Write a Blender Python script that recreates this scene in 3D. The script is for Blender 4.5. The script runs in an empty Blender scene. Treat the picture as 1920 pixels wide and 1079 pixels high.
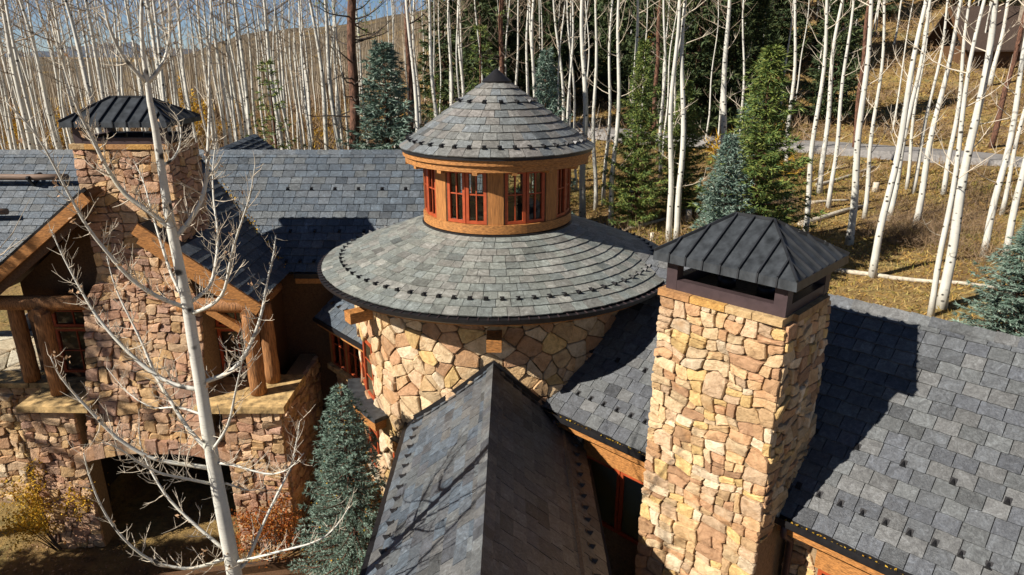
import bpy, math, random
import numpy as np
from mathutils import Vector, Matrix, noise

random.seed(7)
rng = np.random.default_rng(7)
R = math.radians
scene = bpy.context.scene
col = scene.collection

# ------------------------------------------------------------------ camera, sky, sun, exposure
CAMZ = 11.0
PITCH = R(18.8)
cam_d = bpy.data.cameras.new("camera")
cam_d.lens = 24.0
cam_d.sensor_width = 36.0
cam_d.clip_start = 0.1
cam_d.clip_end = 20000
cam = bpy.data.objects.new("camera", cam_d)
cam.location = (0, 0, CAMZ)
cam.rotation_euler = (math.pi / 2 - PITCH, 0, 0)
col.objects.link(cam)
scene.camera = cam

SUN_AZ = R(65)      # from behind the camera towards the left
SUN_EL = R(37.0)
sun_to = Vector((-math.sin(SUN_AZ) * math.cos(SUN_EL), -math.cos(SUN_AZ) * math.cos(SUN_EL), math.sin(SUN_EL)))
world = bpy.data.worlds.new("World")
scene.world = world
world.use_nodes = True
wn = world.node_tree
wn.nodes.clear()
sky = wn.nodes.new("ShaderNodeTexSky")
sky.sky_type = 'NISHITA'
sky.sun_disc = False
sky.sun_elevation = SUN_EL
sky.sun_rotation = math.pi + SUN_AZ
sky.altitude = 4500
sky.air_density = 0.85
sky.dust_density = 0.0
sky.ozone_density = 2.0
bg = wn.nodes.new("ShaderNodeBackground")
bg.inputs[1].default_value = 0.05
wo = wn.nodes.new("ShaderNodeOutputWorld")
wn.links.new(sky.outputs[0], bg.inputs[0])
wn.links.new(bg.outputs[0], wo.inputs[0])
sd = bpy.data.lights.new("sun", 'SUN')
sd.energy = 5.0
sd.angle = R(0.5)
sd.color = (1.0, 0.94, 0.85)
so = bpy.data.objects.new("sun", sd)
so.rotation_euler = (-sun_to).to_track_quat('-Z', 'Y').to_euler()
so.location = (-30, -14, 40)
col.objects.link(so)
scene.view_settings.view_transform = 'Standard'
scene.view_settings.look = 'None'
scene.view_settings.gamma = 1.0
scene.view_settings.exposure = 0.7
scene.render.engine = 'CYCLES'
scene.cycles.max_bounces = 6
scene.cycles.diffuse_bounces = 2
scene.cycles.transparent_max_bounces = 12

# ------------------------------------------------------------------ pixel helpers (1920x1079 photograph)
F = 1280.0
CP, SP = math.cos(PITCH), math.sin(PITCH)
def ray(px, py):
    u = (px - 960) / F
    v = (539.5 - py) / F
    return Vector((u, CP + v * SP, -SP + v * CP))
def atY(px, py, Y):
    d = ray(px, py)
    return Vector((0, 0, CAMZ)) + d * (Y / d.y)
def atZ(px, py, z):
    d = ray(px, py)
    return Vector((0, 0, CAMZ)) + d * ((z - CAMZ) / d.z)
def proj(p):
    x, y, z = p[0], p[1], p[2] - CAMZ
    f = y * CP - z * SP
    if f < 0.05:
        return (-9999, -9999, f)
    return (960 + F * x / f, 539.5 - F * (y * SP + z * CP) / f, f)
def sstep(a, b, x):
    t = min(1, max(0, (x - a) / (b - a)))
    return t * t * (3 - 2 * t)

# ------------------------------------------------------------------ materials
MAT = {}
def newmat(name):
    m = bpy.data.materials.new(name)
    m.use_nodes = True
    MAT[name] = m
    nt = m.node_tree
    b = nt.nodes["Principled BSDF"]
    return m, nt, b
def N(nt, kind, **kw):
    n = nt.nodes.new(kind)
    for k, v in kw.items():
        setattr(n, k, v)
    return n
def noise_node(nt, scale, detail=4, rough=0.55, coord='Object', vec=None, dist=0.0):
    n = N(nt, "ShaderNodeTexNoise")
    n.inputs["Scale"].default_value = scale
    n.inputs["Detail"].default_value = detail
    n.inputs["Roughness"].default_value = rough
    n.inputs["Distortion"].default_value = dist
    tc = N(nt, "ShaderNodeTexCoord")
    if vec is None:
        nt.links.new(tc.outputs[coord], n.inputs["Vector"])
    else:
        mp = N(nt, "ShaderNodeMapping")
        mp.inputs["Scale"].default_value = vec
        nt.links.new(tc.outputs[coord], mp.inputs["Vector"])
        nt.links.new(mp.outputs[0], n.inputs["Vector"])
    return n
def ramp(nt, src, stops):
    r = N(nt, "ShaderNodeValToRGB")
    e = r.color_ramp.elements
    while len(e) > 1:
        e.remove(e[-1])
    e[0].position = stops[0][0]
    e[0].color = (*stops[0][1], 1)
    for p, c in stops[1:]:
        k = e.new(p)
        k.color = (*c, 1)
    nt.links.new(src, r.inputs[0])
    return r
def mix(nt, a, b, fac, mode='MIX'):
    m = N(nt, "ShaderNodeMix", data_type='RGBA', blend_type=mode)
    if hasattr(fac, 'links') or not isinstance(fac, (int, float)):
        nt.links.new(fac, m.inputs[0])
    else:
        m.inputs[0].default_value = fac
    for s, i in ((a, 6), (b, 7)):
        if isinstance(s, tuple):
            m.inputs[i].default_value = (*s, 1)
        else:
            nt.links.new(s, m.inputs[i])
    return m.outputs[2]
def bump(nt, b, src, strength, dist):
    bp = N(nt, "ShaderNodeBump")
    bp.inputs["Strength"].default_value = strength
    bp.inputs["Distance"].default_value = dist
    nt.links.new(src, bp.inputs["Height"])
    nt.links.new(bp.outputs[0], b.inputs["Normal"])
def tint_node(nt):
    a = N(nt, "ShaderNodeAttribute")
    a.attribute_name = "tint"
    return a.outputs["Color"]

def make_slate():
    m, nt, b = newmat("slate")
    t = tint_node(nt)
    n1 = noise_node(nt, 7.0, 6, 0.65, dist=1.6)
    r1 = ramp(nt, n1.outputs[0], [(0.28, (0.55, 0.55, 0.57)), (0.5, (0.95, 0.95, 0.95)), (0.64, (1.3, 1.32, 1.35)), (0.76, (2.1, 2.12, 2.15))])
    c = mix(nt, t, r1.outputs[0], 1.0, 'MULTIPLY')
    n2 = noise_node(nt, 45.0, 4, 0.7)
    r2 = ramp(nt, n2.outputs[0], [(0.3, (0.75, 0.75, 0.75)), (0.7, (1.2, 1.2, 1.2))])
    c = mix(nt, c, r2.outputs[0], 1.0, 'MULTIPLY')
    nt.links.new(c, b.inputs["Base Color"])
    b.inputs["Roughness"].default_value = 0.5
    b.inputs["Specular IOR Level"].default_value = 0.45
    n3 = noise_node(nt, 22.0, 5, 0.65, dist=1.2)
    bump(nt, b, n3.outputs[0], 0.65, 0.025)
make_slate()

def make_stone():
    m, nt, b = newmat("stone")
    t = tint_node(nt)
    n1 = noise_node(nt, 9.0, 6, 0.65, dist=0.6)
    r1 = ramp(nt, n1.outputs[0], [(0.25, (0.5, 0.42, 0.36)), (0.45, (0.9, 0.86, 0.8)), (0.6, (1.1, 1.08, 1.05)), (0.8, (1.35, 1.36, 1.4))])
    c = mix(nt, t, r1.outputs[0], 1.0, 'MULTIPLY')
    n4 = noise_node(nt, 3.1, 3, 0.6)
    r4 = ramp(nt, n4.outputs[0], [(0.55, (0, 0, 0)), (0.72, (0.45, 0.45, 0.45))])
    c = mix(nt, c, (0.42, 0.2, 0.06), r4.outputs[0])
    nt.links.new(c, b.inputs["Base Color"])
    b.inputs["Roughness"].default_value = 0.88
    n2 = noise_node(nt, 26.0, 8, 0.7)
    bump(nt, b, n2.outputs[0], 0.8, 0.04)
make_stone()

def simple(name, colr, rough=0.7, var=0.25, scale=6.0, bumps=0.0, bdist=0.02, metallic=0.0, vec=None, spec=0.4, detail=5):
    m, nt, b = newmat(name)
    n1 = noise_node(nt, scale, detail, 0.6, vec=vec)
    lo = tuple(x * (1 - var) for x in colr)
    hi = tuple(min(1, x * (1 + var)) for x in colr)
    r1 = ramp(nt, n1.outputs[0], [(0.3, lo), (0.7, hi)])
    nt.links.new(r1.outputs[0], b.inputs["Base Color"])
    b.inputs["Roughness"].default_value = rough
    b.inputs["Metallic"].default_value = metallic
    b.inputs["Specular IOR Level"].default_value = spec
    if bumps:
        bump(nt, b, n1.outputs[0], bumps, bdist)
    return m
simple("mortar", (0.26, 0.18, 0.10), 0.95, 0.3, 20, 0.5, 0.02)
simple("timber", (0.37, 0.16, 0.045), 0.65, 0.6, 5, 0.4, 0.015, vec=(3.0, 3.0, 14.0))
simple("timber_upright", (0.36, 0.15, 0.042), 0.62, 0.45, 5, 0.35, 0.01, vec=(12, 12, 0.8))
simple("log_wood", (0.30, 0.135, 0.048), 0.72, 0.7, 6, 0.7, 0.03, vec=(8, 8, 0.7))
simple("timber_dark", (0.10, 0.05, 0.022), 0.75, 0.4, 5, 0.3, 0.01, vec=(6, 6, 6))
simple("rail_wood", (0.20, 0.13, 0.09), 0.7, 0.4, 8, 0.3, 0.01, vec=(0.7, 8, 8))
simple("slate_plain", (0.09, 0.10, 0.115), 0.6, 0.3, 8, 0.3, 0.02)
simple("pale_twig", (0.56, 0.48, 0.37), 0.75, 0.2, 6)
simple("underlay", (0.02, 0.02, 0.021), 0.9, 0.3, 8)
simple("red_frame", (0.36, 0.065, 0.02), 0.5, 0.25, 8)
simple("dark_metal", (0.018, 0.017, 0.018), 0.42, 0.3, 9, metallic=0.2)
simple("brown_metal", (0.055, 0.036, 0.038), 0.5, 0.2, 7, metallic=0.1)
simple("cap_metal", (0.045, 0.05, 0.055), 0.45, 0.55, 3.5, 0.05, 0.01, metallic=0.25, vec=(2, 2, 1), detail=8)
simple("cap_seam", (0.03, 0.032, 0.036), 0.42, 0.3, 6, metallic=0.25)
simple("pine_bark", (0.13, 0.062, 0.038), 0.9, 0.8, 5, 1.0, 0.08, vec=(2.2, 2.2, 0.9), detail=8)
simple("twig_bark", (0.30, 0.23, 0.16), 0.8, 0.3, 6)
simple("dark_twig", (0.06, 0.045, 0.035), 0.9, 0.3, 6)
simple("log_bark", (0.50, 0.44, 0.34), 0.85, 0.35, 7, 0.6, 0.03)
simple("asphalt", (0.24, 0.225, 0.21), 0.9, 0.25, 6, 0.4, 0.01)
simple("flagstone", (0.36, 0.31, 0.23), 0.85, 0.4, 3, 0.4, 0.02)
simple("boulder", (0.26, 0.21, 0.16), 0.9, 0.4, 4, 0.8, 0.05)
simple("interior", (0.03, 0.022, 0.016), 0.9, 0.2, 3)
simple("blind", (0.42, 0.55, 0.47), 0.8, 0.05, 3)
simple("shingle_brown", (0.065, 0.042, 0.03), 0.9, 0.5, 6, 0.8, 0.04, vec=(1, 6, 6))
simple("mountain", (0.06, 0.08, 0.11), 1.0, 0.3, 0.003)  # bluish base colour carries the distance haze, painted in without a volume

def make_glass():
    m, nt, b = newmat("glass")
    nt.nodes.remove(b)
    out = nt.nodes["Material Output"]
    tr = N(nt, "ShaderNodeBsdfTransparent")
    tr.inputs[0].default_value = (0.86, 0.9, 0.88, 1)
    gl = N(nt, "ShaderNodeBsdfGlossy")
    gl.inputs["Roughness"].default_value = 0.02
    gl.inputs["Color"].default_value = (0.95, 0.97, 1, 1)
    fr = N(nt, "ShaderNodeFresnel")
    fr.inputs[0].default_value = 1.65
    mx = N(nt, "ShaderNodeMixShader")
    nt.links.new(fr.outputs[0], mx.inputs[0])
    nt.links.new(tr.outputs[0], mx.inputs[1])
    nt.links.new(gl.outputs[0], mx.inputs[2])
    nt.links.new(mx.outputs[0], out.inputs[0])
make_glass()

def make_aspen(name="aspen_bark", white=(0.62, 0.60, 0.53), dk=1.0):
    m, nt, b = newmat(name)
    tc = N(nt, "ShaderNodeTexCoord")
    mp = N(nt, "ShaderNodeMapping")
    mp.inputs["Scale"].default_value = (3.6, 3.6, 5.5)
    nt.links.new(tc.outputs["Object"], mp.inputs[0])
    v = N(nt, "ShaderNodeTexVoronoi")
    v.inputs["Scale"].default_value = 1.0
    nt.links.new(mp.outputs[0], v.inputs["Vector"])
    eyes = ramp(nt, v.outputs["Distance"], [(0.15, (1, 1, 1)), (0.26, (0, 0, 0))])
    nb = noise_node(nt, 2.0, 5, 0.6, vec=(1.5, 1.5, 0.6))
    base = ramp(nt, nb.outputs[0], [(0.3, tuple(x * 0.78 for x in white)), (0.55, white), (0.75, (white[0] * 0.95, white[1] * 0.93, white[2] * 0.82))])
    nl = noise_node(nt, 6.0, 5, 0.7, vec=(1.2, 1.2, 9))
    lines = ramp(nt, nl.outputs[0], [(0.56, (0, 0, 0)), (0.72, (0.55, 0.55, 0.55))])
    c = mix(nt, base.outputs[0], (0.22, 0.19, 0.15), lines.outputs[0])
    nm = noise_node(nt, 1.1, 2, 0.5)
    msk = ramp(nt, nm.outputs[0], [(0.36, (0, 0, 0)), (0.46, (1, 1, 1))])
    ee = mix(nt, (0, 0, 0), eyes.outputs[0], msk.outputs[0])
    c = mix(nt, c, (0.03, 0.026, 0.022), ee)
    nt.links.new(c, b.inputs["Base Color"])
    b.inputs["Roughness"].default_value = 0.75
    bump(nt, b, nl.outputs[0], 0.25, 0.02)
make_aspen()

def island_mat(name, cols, rough=0.7, trans=0.0, spec=0.25):
    m, nt, b = newmat(name)
    g = N(nt, "ShaderNodeNewGeometry")
    stops = [(i / max(1, len(cols) - 1), c) for i, c in enumerate(cols)]
    r = ramp(nt, g.outputs["Random Per Island"], stops)
    nt.links.new(r.outputs[0], b.inputs["Base Color"])
    b.inputs["Roughness"].default_value = rough
    b.inputs["Specular IOR Level"].default_value = spec
    if trans:
        out = nt.nodes["Material Output"]
        t = N(nt, "ShaderNodeBsdfTranslucent")
        nt.links.new(r.outputs[0], t.inputs[0])
        mx = N(nt, "ShaderNodeMixShader")
        mx.inputs[0].default_value = trans
        nt.links.new(b.outputs[0], mx.inputs[1])
        nt.links.new(t.outputs[0], mx.inputs[2])
        nt.links.new(mx.outputs[0], out.inputs[0])
island_mat("needles_blue", [(0.06, 0.10, 0.07), (0.12, 0.185, 0.14), (0.19, 0.27, 0.215), (0.30, 0.36, 0.29)], 0.6)
island_mat("needles_green", [(0.05, 0.09, 0.025), (0.10, 0.16, 0.045), (0.18, 0.22, 0.05), (0.26, 0.28, 0.07)], 0.6)
island_mat("needles_dark", [(0.03, 0.05, 0.02), (0.06, 0.09, 0.035), (0.11, 0.125, 0.045)], 0.7)
island_mat("grass_gold", [(0.14, 0.075, 0.03), (0.34, 0.20, 0.06), (0.46, 0.30, 0.08), (0.24, 0.21, 0.05), (0.52, 0.38, 0.15), (0.20, 0.12, 0.05)], 0.8, 0.25)
island_mat("grass_yard", [(0.10, 0.10, 0.025), (0.22, 0.22, 0.04), (0.32, 0.24, 0.05)], 0.8, 0.2)
island_mat("leaf_yellow", [(0.55, 0.30, 0.02), (0.65, 0.42, 0.04), (0.45, 0.22, 0.02), (0.25, 0.2, 0.03)], 0.7, 0.25)
island_mat("leaf_red", [(0.30, 0.06, 0.015), (0.42, 0.12, 0.02), (0.25, 0.10, 0.02), (0.45, 0.2, 0.04)], 0.7, 0.25)
island_mat("leaf_tan", [(0.45, 0.28, 0.16), (0.55, 0.36, 0.22), (0.35, 0.2, 0.1)], 0.8, 0.2)
island_mat("brush", [(0.12, 0.075, 0.04), (0.22, 0.14, 0.075), (0.30, 0.21, 0.12), (0.17, 0.12, 0.09)], 0.9)
island_mat("far_trunks", [(0.45, 0.38, 0.29), (0.34, 0.28, 0.2), (0.22, 0.17, 0.12), (0.42, 0.36, 0.28)], 0.8)

def make_ground():
    m, nt, b = newmat("ground")
    n1 = noise_node(nt, 0.35, 6, 0.65)
    r1 = ramp(nt, n1.outputs[0], [(0.3, (0.10, 0.06, 0.03)), (0.43, (0.26, 0.155, 0.055)), (0.54, (0.36, 0.235, 0.075)), (0.64, (0.22, 0.18, 0.06)), (0.75, (0.13, 0.13, 0.04))])
    n2 = noise_node(nt, 5.0, 8, 0.75)
    r2 = ramp(nt, n2.outputs[0], [(0.3, (0.4, 0.38, 0.35)), (0.5, (0.95, 0.95, 0.95)), (0.7, (1.35, 1.3, 1.2))])
    c = mix(nt, r1.outputs[0], r2.outputs[0], 1.0, 'MULTIPLY')
    nt.links.new(c, b.inputs["Base Color"])
    b.inputs["Roughness"].default_value = 0.95
    n3 = noise_node(nt, 9.0, 8, 0.75)
    bump(nt, b, n3.outputs[0], 1.0, 0.15)
make_ground()
def make_hill():
    m, nt, b = newmat("hill_cover")
    n1 = noise_node(nt, 0.05, 8, 0.7)
    r1 = ramp(nt, n1.outputs[0], [(0.3, (0.035, 0.035, 0.02)), (0.45, (0.09, 0.065, 0.035)), (0.56, (0.13, 0.095, 0.05)), (0.66, (0.22, 0.14, 0.035))])
    nt.links.new(r1.outputs[0], b.inputs["Base Color"])
    b.inputs["Roughness"].default_value = 1.0
    bump(nt, b, n1.outputs[0], 1.0, 6.0)
make_hill()

# ------------------------------------------------------------------ mesh builders
def link(o, parent=None):
    col.objects.link(o)
    if parent is not None:
        o.parent = parent
    return o
def tag(o, label=None, cat=None, group=None, kind=None):
    if label: o["label"] = label
    if cat: o["category"] = cat
    if group: o["group"] = group
    if kind: o["kind"] = kind
    return o
def empty(name, loc):
    o = bpy.data.objects.new(name, None)
    o.empty_display_size = 0.2
    o.location = loc
    col.objects.link(o)
    return o
class MB:
    def __init__(s):
        s.v = []; s.f = []; s.t = []; s.sm = []
    def add(s, v, f, tint=None, smooth=False):
        o = len(s.v)
        s.v.extend(v)
        s.f.extend([tuple(i + o for i in q) for q in f])
        s.sm.extend([smooth] * len(f))
        if tint is not None:
            s.t.extend([tint] * len(v))
    def box(s, lo, hi, mat=None):
        x0, y0, z0 = lo; x1, y1, z1 = hi
        v = [Vector(p) for p in ((x0, y0, z0), (x1, y0, z0), (x1, y1, z0), (x0, y1, z0), (x0, y0, z1), (x1, y0, z1), (x1, y1, z1), (x0, y1, z1))]
        if mat is not None:
            v = [mat @ p for p in v]
        s.add(v, [(0, 3, 2, 1), (4, 5, 6, 7), (0, 1, 5, 4), (1, 2, 6, 5), (2, 3, 7, 6), (3, 0, 4, 7)])
        return s
    def bar(s, a, b, w, h, up=Vector((0, 0, 1))):
        """a box from a to b, w across, h along up, centred on the line"""
        a = Vector(a); b = Vector(b)
        d = (b - a).normalized()
        side = d.cross(up).normalized()
        u = side.cross(d).normalized()
        v = []
        for p in (a, b):
            for i, j in ((-1, -1), (1, -1), (1, 1), (-1, 1)):
                v.append(p + side * (w / 2 * i) + u * (h / 2 * j))
        s.add(v, [(3, 2, 1, 0), (4, 5, 6, 7), (0, 1, 5, 4), (1, 2, 6, 5), (2, 3, 7, 6), (3, 0, 4, 7)])
        return s
    def tube(s, pts, rad, n=6, caps=True, smooth=True, jit=0.0):
        pts = [Vector(p) for p in pts]
        rings = []
        ref = Vector((0.31, 0.9, 0.2)).normalized()
        o = len(s.v)
        k = len(pts)
        for i, p in enumerate(pts):
            d = (pts[min(i + 1, k - 1)] - pts[max(i - 1, 0)]).normalized()
            a = d.cross(ref)
            if a.length < 1e-3:
                a = d.cross(Vector((1, 0, 0)))
            a.normalize()
            b2 = d.cross(a)
            r = rad[i] if hasattr(rad, '__len__') else rad
            for j in range(n):
                th = 2 * math.pi * j / n
                rr = r * (1 + (random.uniform(-jit, jit) if jit else 0))
                s.v.append(p + a * (math.cos(th) * rr) + b2 * (math.sin(th) * rr))
        for i in range(k - 1):
            for j in range(n):
                s.f.append((o + i * n + j, o + i * n + (j + 1) % n, o + (i + 1) * n + (j + 1) % n, o + (i + 1) * n + j))
                s.sm.append(smooth)
        if caps:
            s.f.append(tuple(o + j for j in reversed(range(n)))); s.sm.append(False)
            s.f.append(tuple(o + (k - 1) * n + j for j in range(n))); s.sm.append(False)
        return s
    def lathe(s, prof, c, n=96, a0=0, a1=2 * math.pi, smooth=False):
        """prof: list of (r,z) closed profile; swept about the vertical axis through c"""
        full = abs(a1 - a0 - 2 * math.pi) < 1e-6
        m = n if full else n + 1
        o = len(s.v)
        k = len(prof)
        for i in range(m):
            a = a0 + (a1 - a0) * i / n
            for r, z in prof:
                s.v.append(Vector((c[0] + r * math.sin(a), c[1] - r * math.cos(a), z)))
        for i in range(n):
            i2 = (i + 1) % m
            for j in range(k):
                j2 = (j + 1) % k
                s.f.append((o + i * k + j, o + i2 * k + j, o + i2 * k + j2, o + i * k + j2))
                s.sm.append(smooth)
        if not full:
            s.f.append(tuple(o + j for j in range(k))); s.sm.append(False)
            s.f.append(tuple(o + n * k + j for j in reversed(range(k)))); s.sm.append(False)
        return s
    def build(s, name, mat, parent=None, off=None):
        me = bpy.data.meshes.new(name)
        vv = s.v if off is None else [(p[0] - off[0], p[1] - off[1], p[2] - off[2]) for p in s.v]
        me.from_pydata([tuple(p) for p in vv], [], s.f)
        if s.t:
            at = me.attributes.new("tint", 'FLOAT_COLOR', 'POINT')
            arr = np.ones((len(s.v), 4), dtype=np.float32)
            arr[:, :3] = np.array(s.t, dtype=np.float32)
            at.data.foreach_set("color", arr.ravel())
        if any(s.sm):
            me.polygons.foreach_set("use_smooth", s.sm)
        me.materials.append(MAT[mat])
        o = bpy.data.objects.new(name, me)
        return link(o, parent)

def arr_mesh(name, V, Fc, mat, parent=None, off=None):
    """V (n,3) array, Fc (m,k) array of equal-sided faces"""
    if off is not None:
        V = V - np.array(off)
    me = bpy.data.meshes.new(name)
    n, (m, k) = len(V), Fc.shape
    me.vertices.add(n)
    me.vertices.foreach_set("co", np.ascontiguousarray(V, dtype=np.float32).ravel())
    me.loops.add(m * k)
    me.loops.foreach_set("vertex_index", np.ascontiguousarray(Fc, dtype=np.int32).ravel())
    me.polygons.add(m)
    me.polygons.foreach_set("loop_start", np.arange(0, m * k, k, dtype=np.int32))
    me.update(calc_edges=True)
    me.materials.append(MAT[mat])
    o = bpy.data.objects.new(name, me)
    return link(o, parent)

def blades(P, D, L, W):
    """thin triangles: base at P, along D (unit), length L, width W; returns V, F"""
    n = len(P)
    rnd = rng.normal(size=(n, 3))
    side = np.cross(D, rnd)
    side /= np.linalg.norm(side, axis=1)[:, None] + 1e-9
    V = np.empty((n, 3, 3))
    V[:, 0] = P - side * (W * 0.5)[:, None]
    V[:, 1] = P + side * (W * 0.5)[:, None]
    V[:, 2] = P + D * L[:, None]
    return V.reshape(-1, 3), np.arange(n * 3).reshape(-1, 3)
def leaves(P, S):
    """small rhombic leaves, random facing"""
    n = len(P)
    a = rng.normal(size=(n, 3)); a /= np.linalg.norm(a, axis=1)[:, None]
    b = np.cross(a, rng.normal(size=(n, 3))); b /= np.linalg.norm(b, axis=1)[:, None]
    V = np.empty((n, 4, 3))
    V[:, 0] = P - a * S[:, None]
    V[:, 1] = P - b * (S * 0.6)[:, None]
    V[:, 2] = P + a * S[:, None]
    V[:, 3] = P + b * (S * 0.6)[:, None]
    return V.reshape(-1, 3), np.arange(n * 4).reshape(-1, 4)

# ------------------------------------------------------------------ terrain
def T(x, y):
    a = sstep(13.6, 18.0, y) * sstep(2.0, -2.0, x - 4) if y < 30 else 1.0
    b = sstep(11.0, 15.0, 0.698 * x + 0.716 * y)
    base = 3.0 * max(a, b)
    if x < -10.6 and y > 14.0:
        base = max(base, 3.6 * sstep(14.3, 14.8, y) * sstep(-10.6, -10.9, x) * (1 - sstep(20, 40, y)) + 3.0 * sstep(20, 40, y))
    if -10.3 < x < -5.5 and y < 17.2: base = 0.0
    w = sstep(-42, 32, x)
    h = 0.0
    if y > 24:
        h += 0.085 * (min(y, 260) - 24)
    if y > 45:
        h += 0.0042 * (min(y, 95) - 45) ** 2
    if y > 95:
        h += 0.42 * (min(y, 260) - 95)
    z = base + w * h
    z -= (1 - w) * 0.03 * max(0, min(y, 300) - 70)
    if y > 19 or x > 9:
        nz = noise.noise((x * 0.13, y * 0.13, 0.5)) * 0.35 + noise.noise((x * 0.5, y * 0.5, 2.5)) * 0.08
        z += nz * sstep(17, 24, max(y, x + 8))
    elif y < 13.4:
        z += noise.noise((x * 0.6, y * 0.6, 7.5)) * 0.12
    return z
def grid_axis(lo, hi, fine_lo, fine_hi, step, grow):
    a = list(np.arange(fine_lo, fine_hi + 1e-6, step))
    s = step
    while a[-1] < hi:
        s *= grow; a.append(a[-1] + s)
    s = step
    while a[0] > lo:
        s *= grow; a.insert(0, a[0] - s)
    return a
xs = grid_axis(-5000, 5000, -30, 45, 0.8, 1.16)
ys = grid_axis(-300, 9000, -6, 75, 0.8, 1.16)
gv = [(x, y, T(x, y)) for y in ys for x in xs]
nx = len(xs)
gf = np.array([(j * nx + i, j * nx + i + 1, (j + 1) * nx + i + 1, (j + 1) * nx + i) for j in range(len(ys) - 1) for i in range(nx - 1)])
ground = arr_mesh("ground", np.array(gv), gf, "ground")
ground.data.polygons.foreach_set("use_smooth", [True] * len(gf))
tag(ground, "golden leaf-strewn forest floor climbing behind the house", "ground", kind="structure")

def pix_ground(px, py):
    d = ray(px, py)
    t = 8.0
    while t < 400:
        p = Vector((0, 0, CAMZ)) + d * t
        if p.z <= T(p.x, p.y):
            return p
        t += 0.1 if t < 80 else 0.5
    return Vector((0, 0, CAMZ)) + d * 150

# road across the slope at the right
mb = MB()
rp = [pix_ground(px, py) for px, py in ((1040, 238), (1200, 262), (1330, 268), (1450, 270), (1560, 279), (1680, 287), (1800, 296), (1920, 305), (2060, 312))]
rc = []
for i in range(len(rp) - 1):
    for k in range(8):
        f = k / 8
        rc.append(rp[i].lerp(rp[i + 1], f))
rc.append(rp[-1])
rc = [sum((rc[max(0, min(len(rc) - 1, i + k))] for k in range(-5, 6)), Vector()) / 11 for i in range(len(rc))]
verts = []
for i, p in enumerate(rc):
    d = (rc[min(i + 1, len(rc) - 1)] - rc[max(i - 1, 0)])
    d.z = 0
    d.normalize()
    s = Vector((-d.y, d.x, 0))
    zc = max(T((p + s * k * 0.9).x, (p + s * k * 0.9).y) for k in (-2, -1, 0, 1, 2)) + 0.05
    for k, dz in ((-2.2, -0.5), (-1.9, 0.0), (0, 0.04), (1.9, 0.0), (2.2, -0.5)):
        q = p + s * k
        verts.append(Vector((q.x, q.y, zc + dz)))
faces = [(i * 5 + j, i * 5 + j + 1, (i + 1) * 5 + j + 1, (i + 1) * 5 + j) for i in range(len(rc) - 1) for j in range(4)]
mb.add(verts, faces)
road = mb.build("road", "asphalt")
tag(road, "narrow grey road crossing the slope among the trunks", "road", kind="structure")

# far hills and mountain on the left horizon
def ridge(name, pts, Y0, Y1, mat, label, seed):
    mb = MB()
    n = 90
    V = []
    for i in range(n + 1):
        f = i / n * (len(pts) - 1)
        k = min(int(f), len(pts) - 2)
        px = pts[k][0] + (pts[k + 1][0] - pts[k][0]) * (f - k)
        py = pts[k][1] + (pts[k + 1][1] - pts[k][1]) * (f - k)
        top = atY(px, py, Y1)
        top.z += noise.noise((i * 0.22, seed, 0)) * (Y1 * 0.004)
        for j in range(9):
            g = j / 8
            Y = Y0 + (Y1 - Y0) * g
            z = -60 + (top.z + 60) * math.sin(g * math.pi / 2) ** 1.2 if Y1 > 2000 else -8 + (top.z + 8) * math.sin(g * math.pi / 2) ** 1.3
            z += noise.noise((i * 0.35, j * 0.6, seed)) * Y1 * 0.004 * g * (1 - g) * 4
            V.append(Vector((top.x * Y / Y1, Y, z)))
        V.append(Vector((top.x * 1.3, Y1 * 1.3, -60)))
    Fc = [(i * 10 + j, (i + 1) * 10 + j, (i + 1) * 10 + j + 1, i * 10 + j + 1) for i in range(n) for j in range(9)]
    mb.add(V, Fc, smooth=True)
    o = mb.build(name, mat)
    tag(o, label, "hill", kind="structure")
    return o
ridge("hills", [(-500, 112), (0, 108), (150, 112), (280, 118), (360, 100), (440, 68), (520, 60), (640, 50), (800, 20), (1100, -60)], 130, 420, "hill_cover", "brown and gold wooded hill behind the aspen stand", 3.3)
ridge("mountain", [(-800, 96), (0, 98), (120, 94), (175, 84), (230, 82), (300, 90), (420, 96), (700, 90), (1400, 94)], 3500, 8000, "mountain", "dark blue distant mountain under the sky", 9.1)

# ------------------------------------------------------------------ house
HB = Vector((-1.0, 14.0, 0.0))
house = empty("stone_house", HB)
tag(house, "rambling stone and timber house with slate roofs and a round turret", "house")
def H(mb, name, mat, parent=None, label=None, kind=None):
    o = mb.build(name, mat, parent or house, off=HB)
    tag(o, label, kind=kind)
    return o

def center(piece):
    v = piece[0]
    return sum(v, Vector()) / len(v)
def emit(name, stuff_name, parent, pieces, mat, limit=300):
    sc = []
    for p in pieces:
        c = center(p)
        q = proj(c)
        inside = -25 < q[0] < 1945 and -25 < q[1] < 1104
        sc.append(((0 if inside else 1), q[2] if q[2] > 0 else 1e6, p))
    sc.sort(key=lambda a: (a[0], a[1]))
    rest = MB()
    for i, (out, d, p) in enumerate(sc):
        if i < limit and not out:
            m = MB()
            m.add(p[0], p[1], p[2])
            H(m, name, mat, parent)
        else:
            rest.add(p[0], p[1], p[2])
    if rest.v:
        H(rest, stuff_name, mat, parent, kind="stuff")

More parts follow.
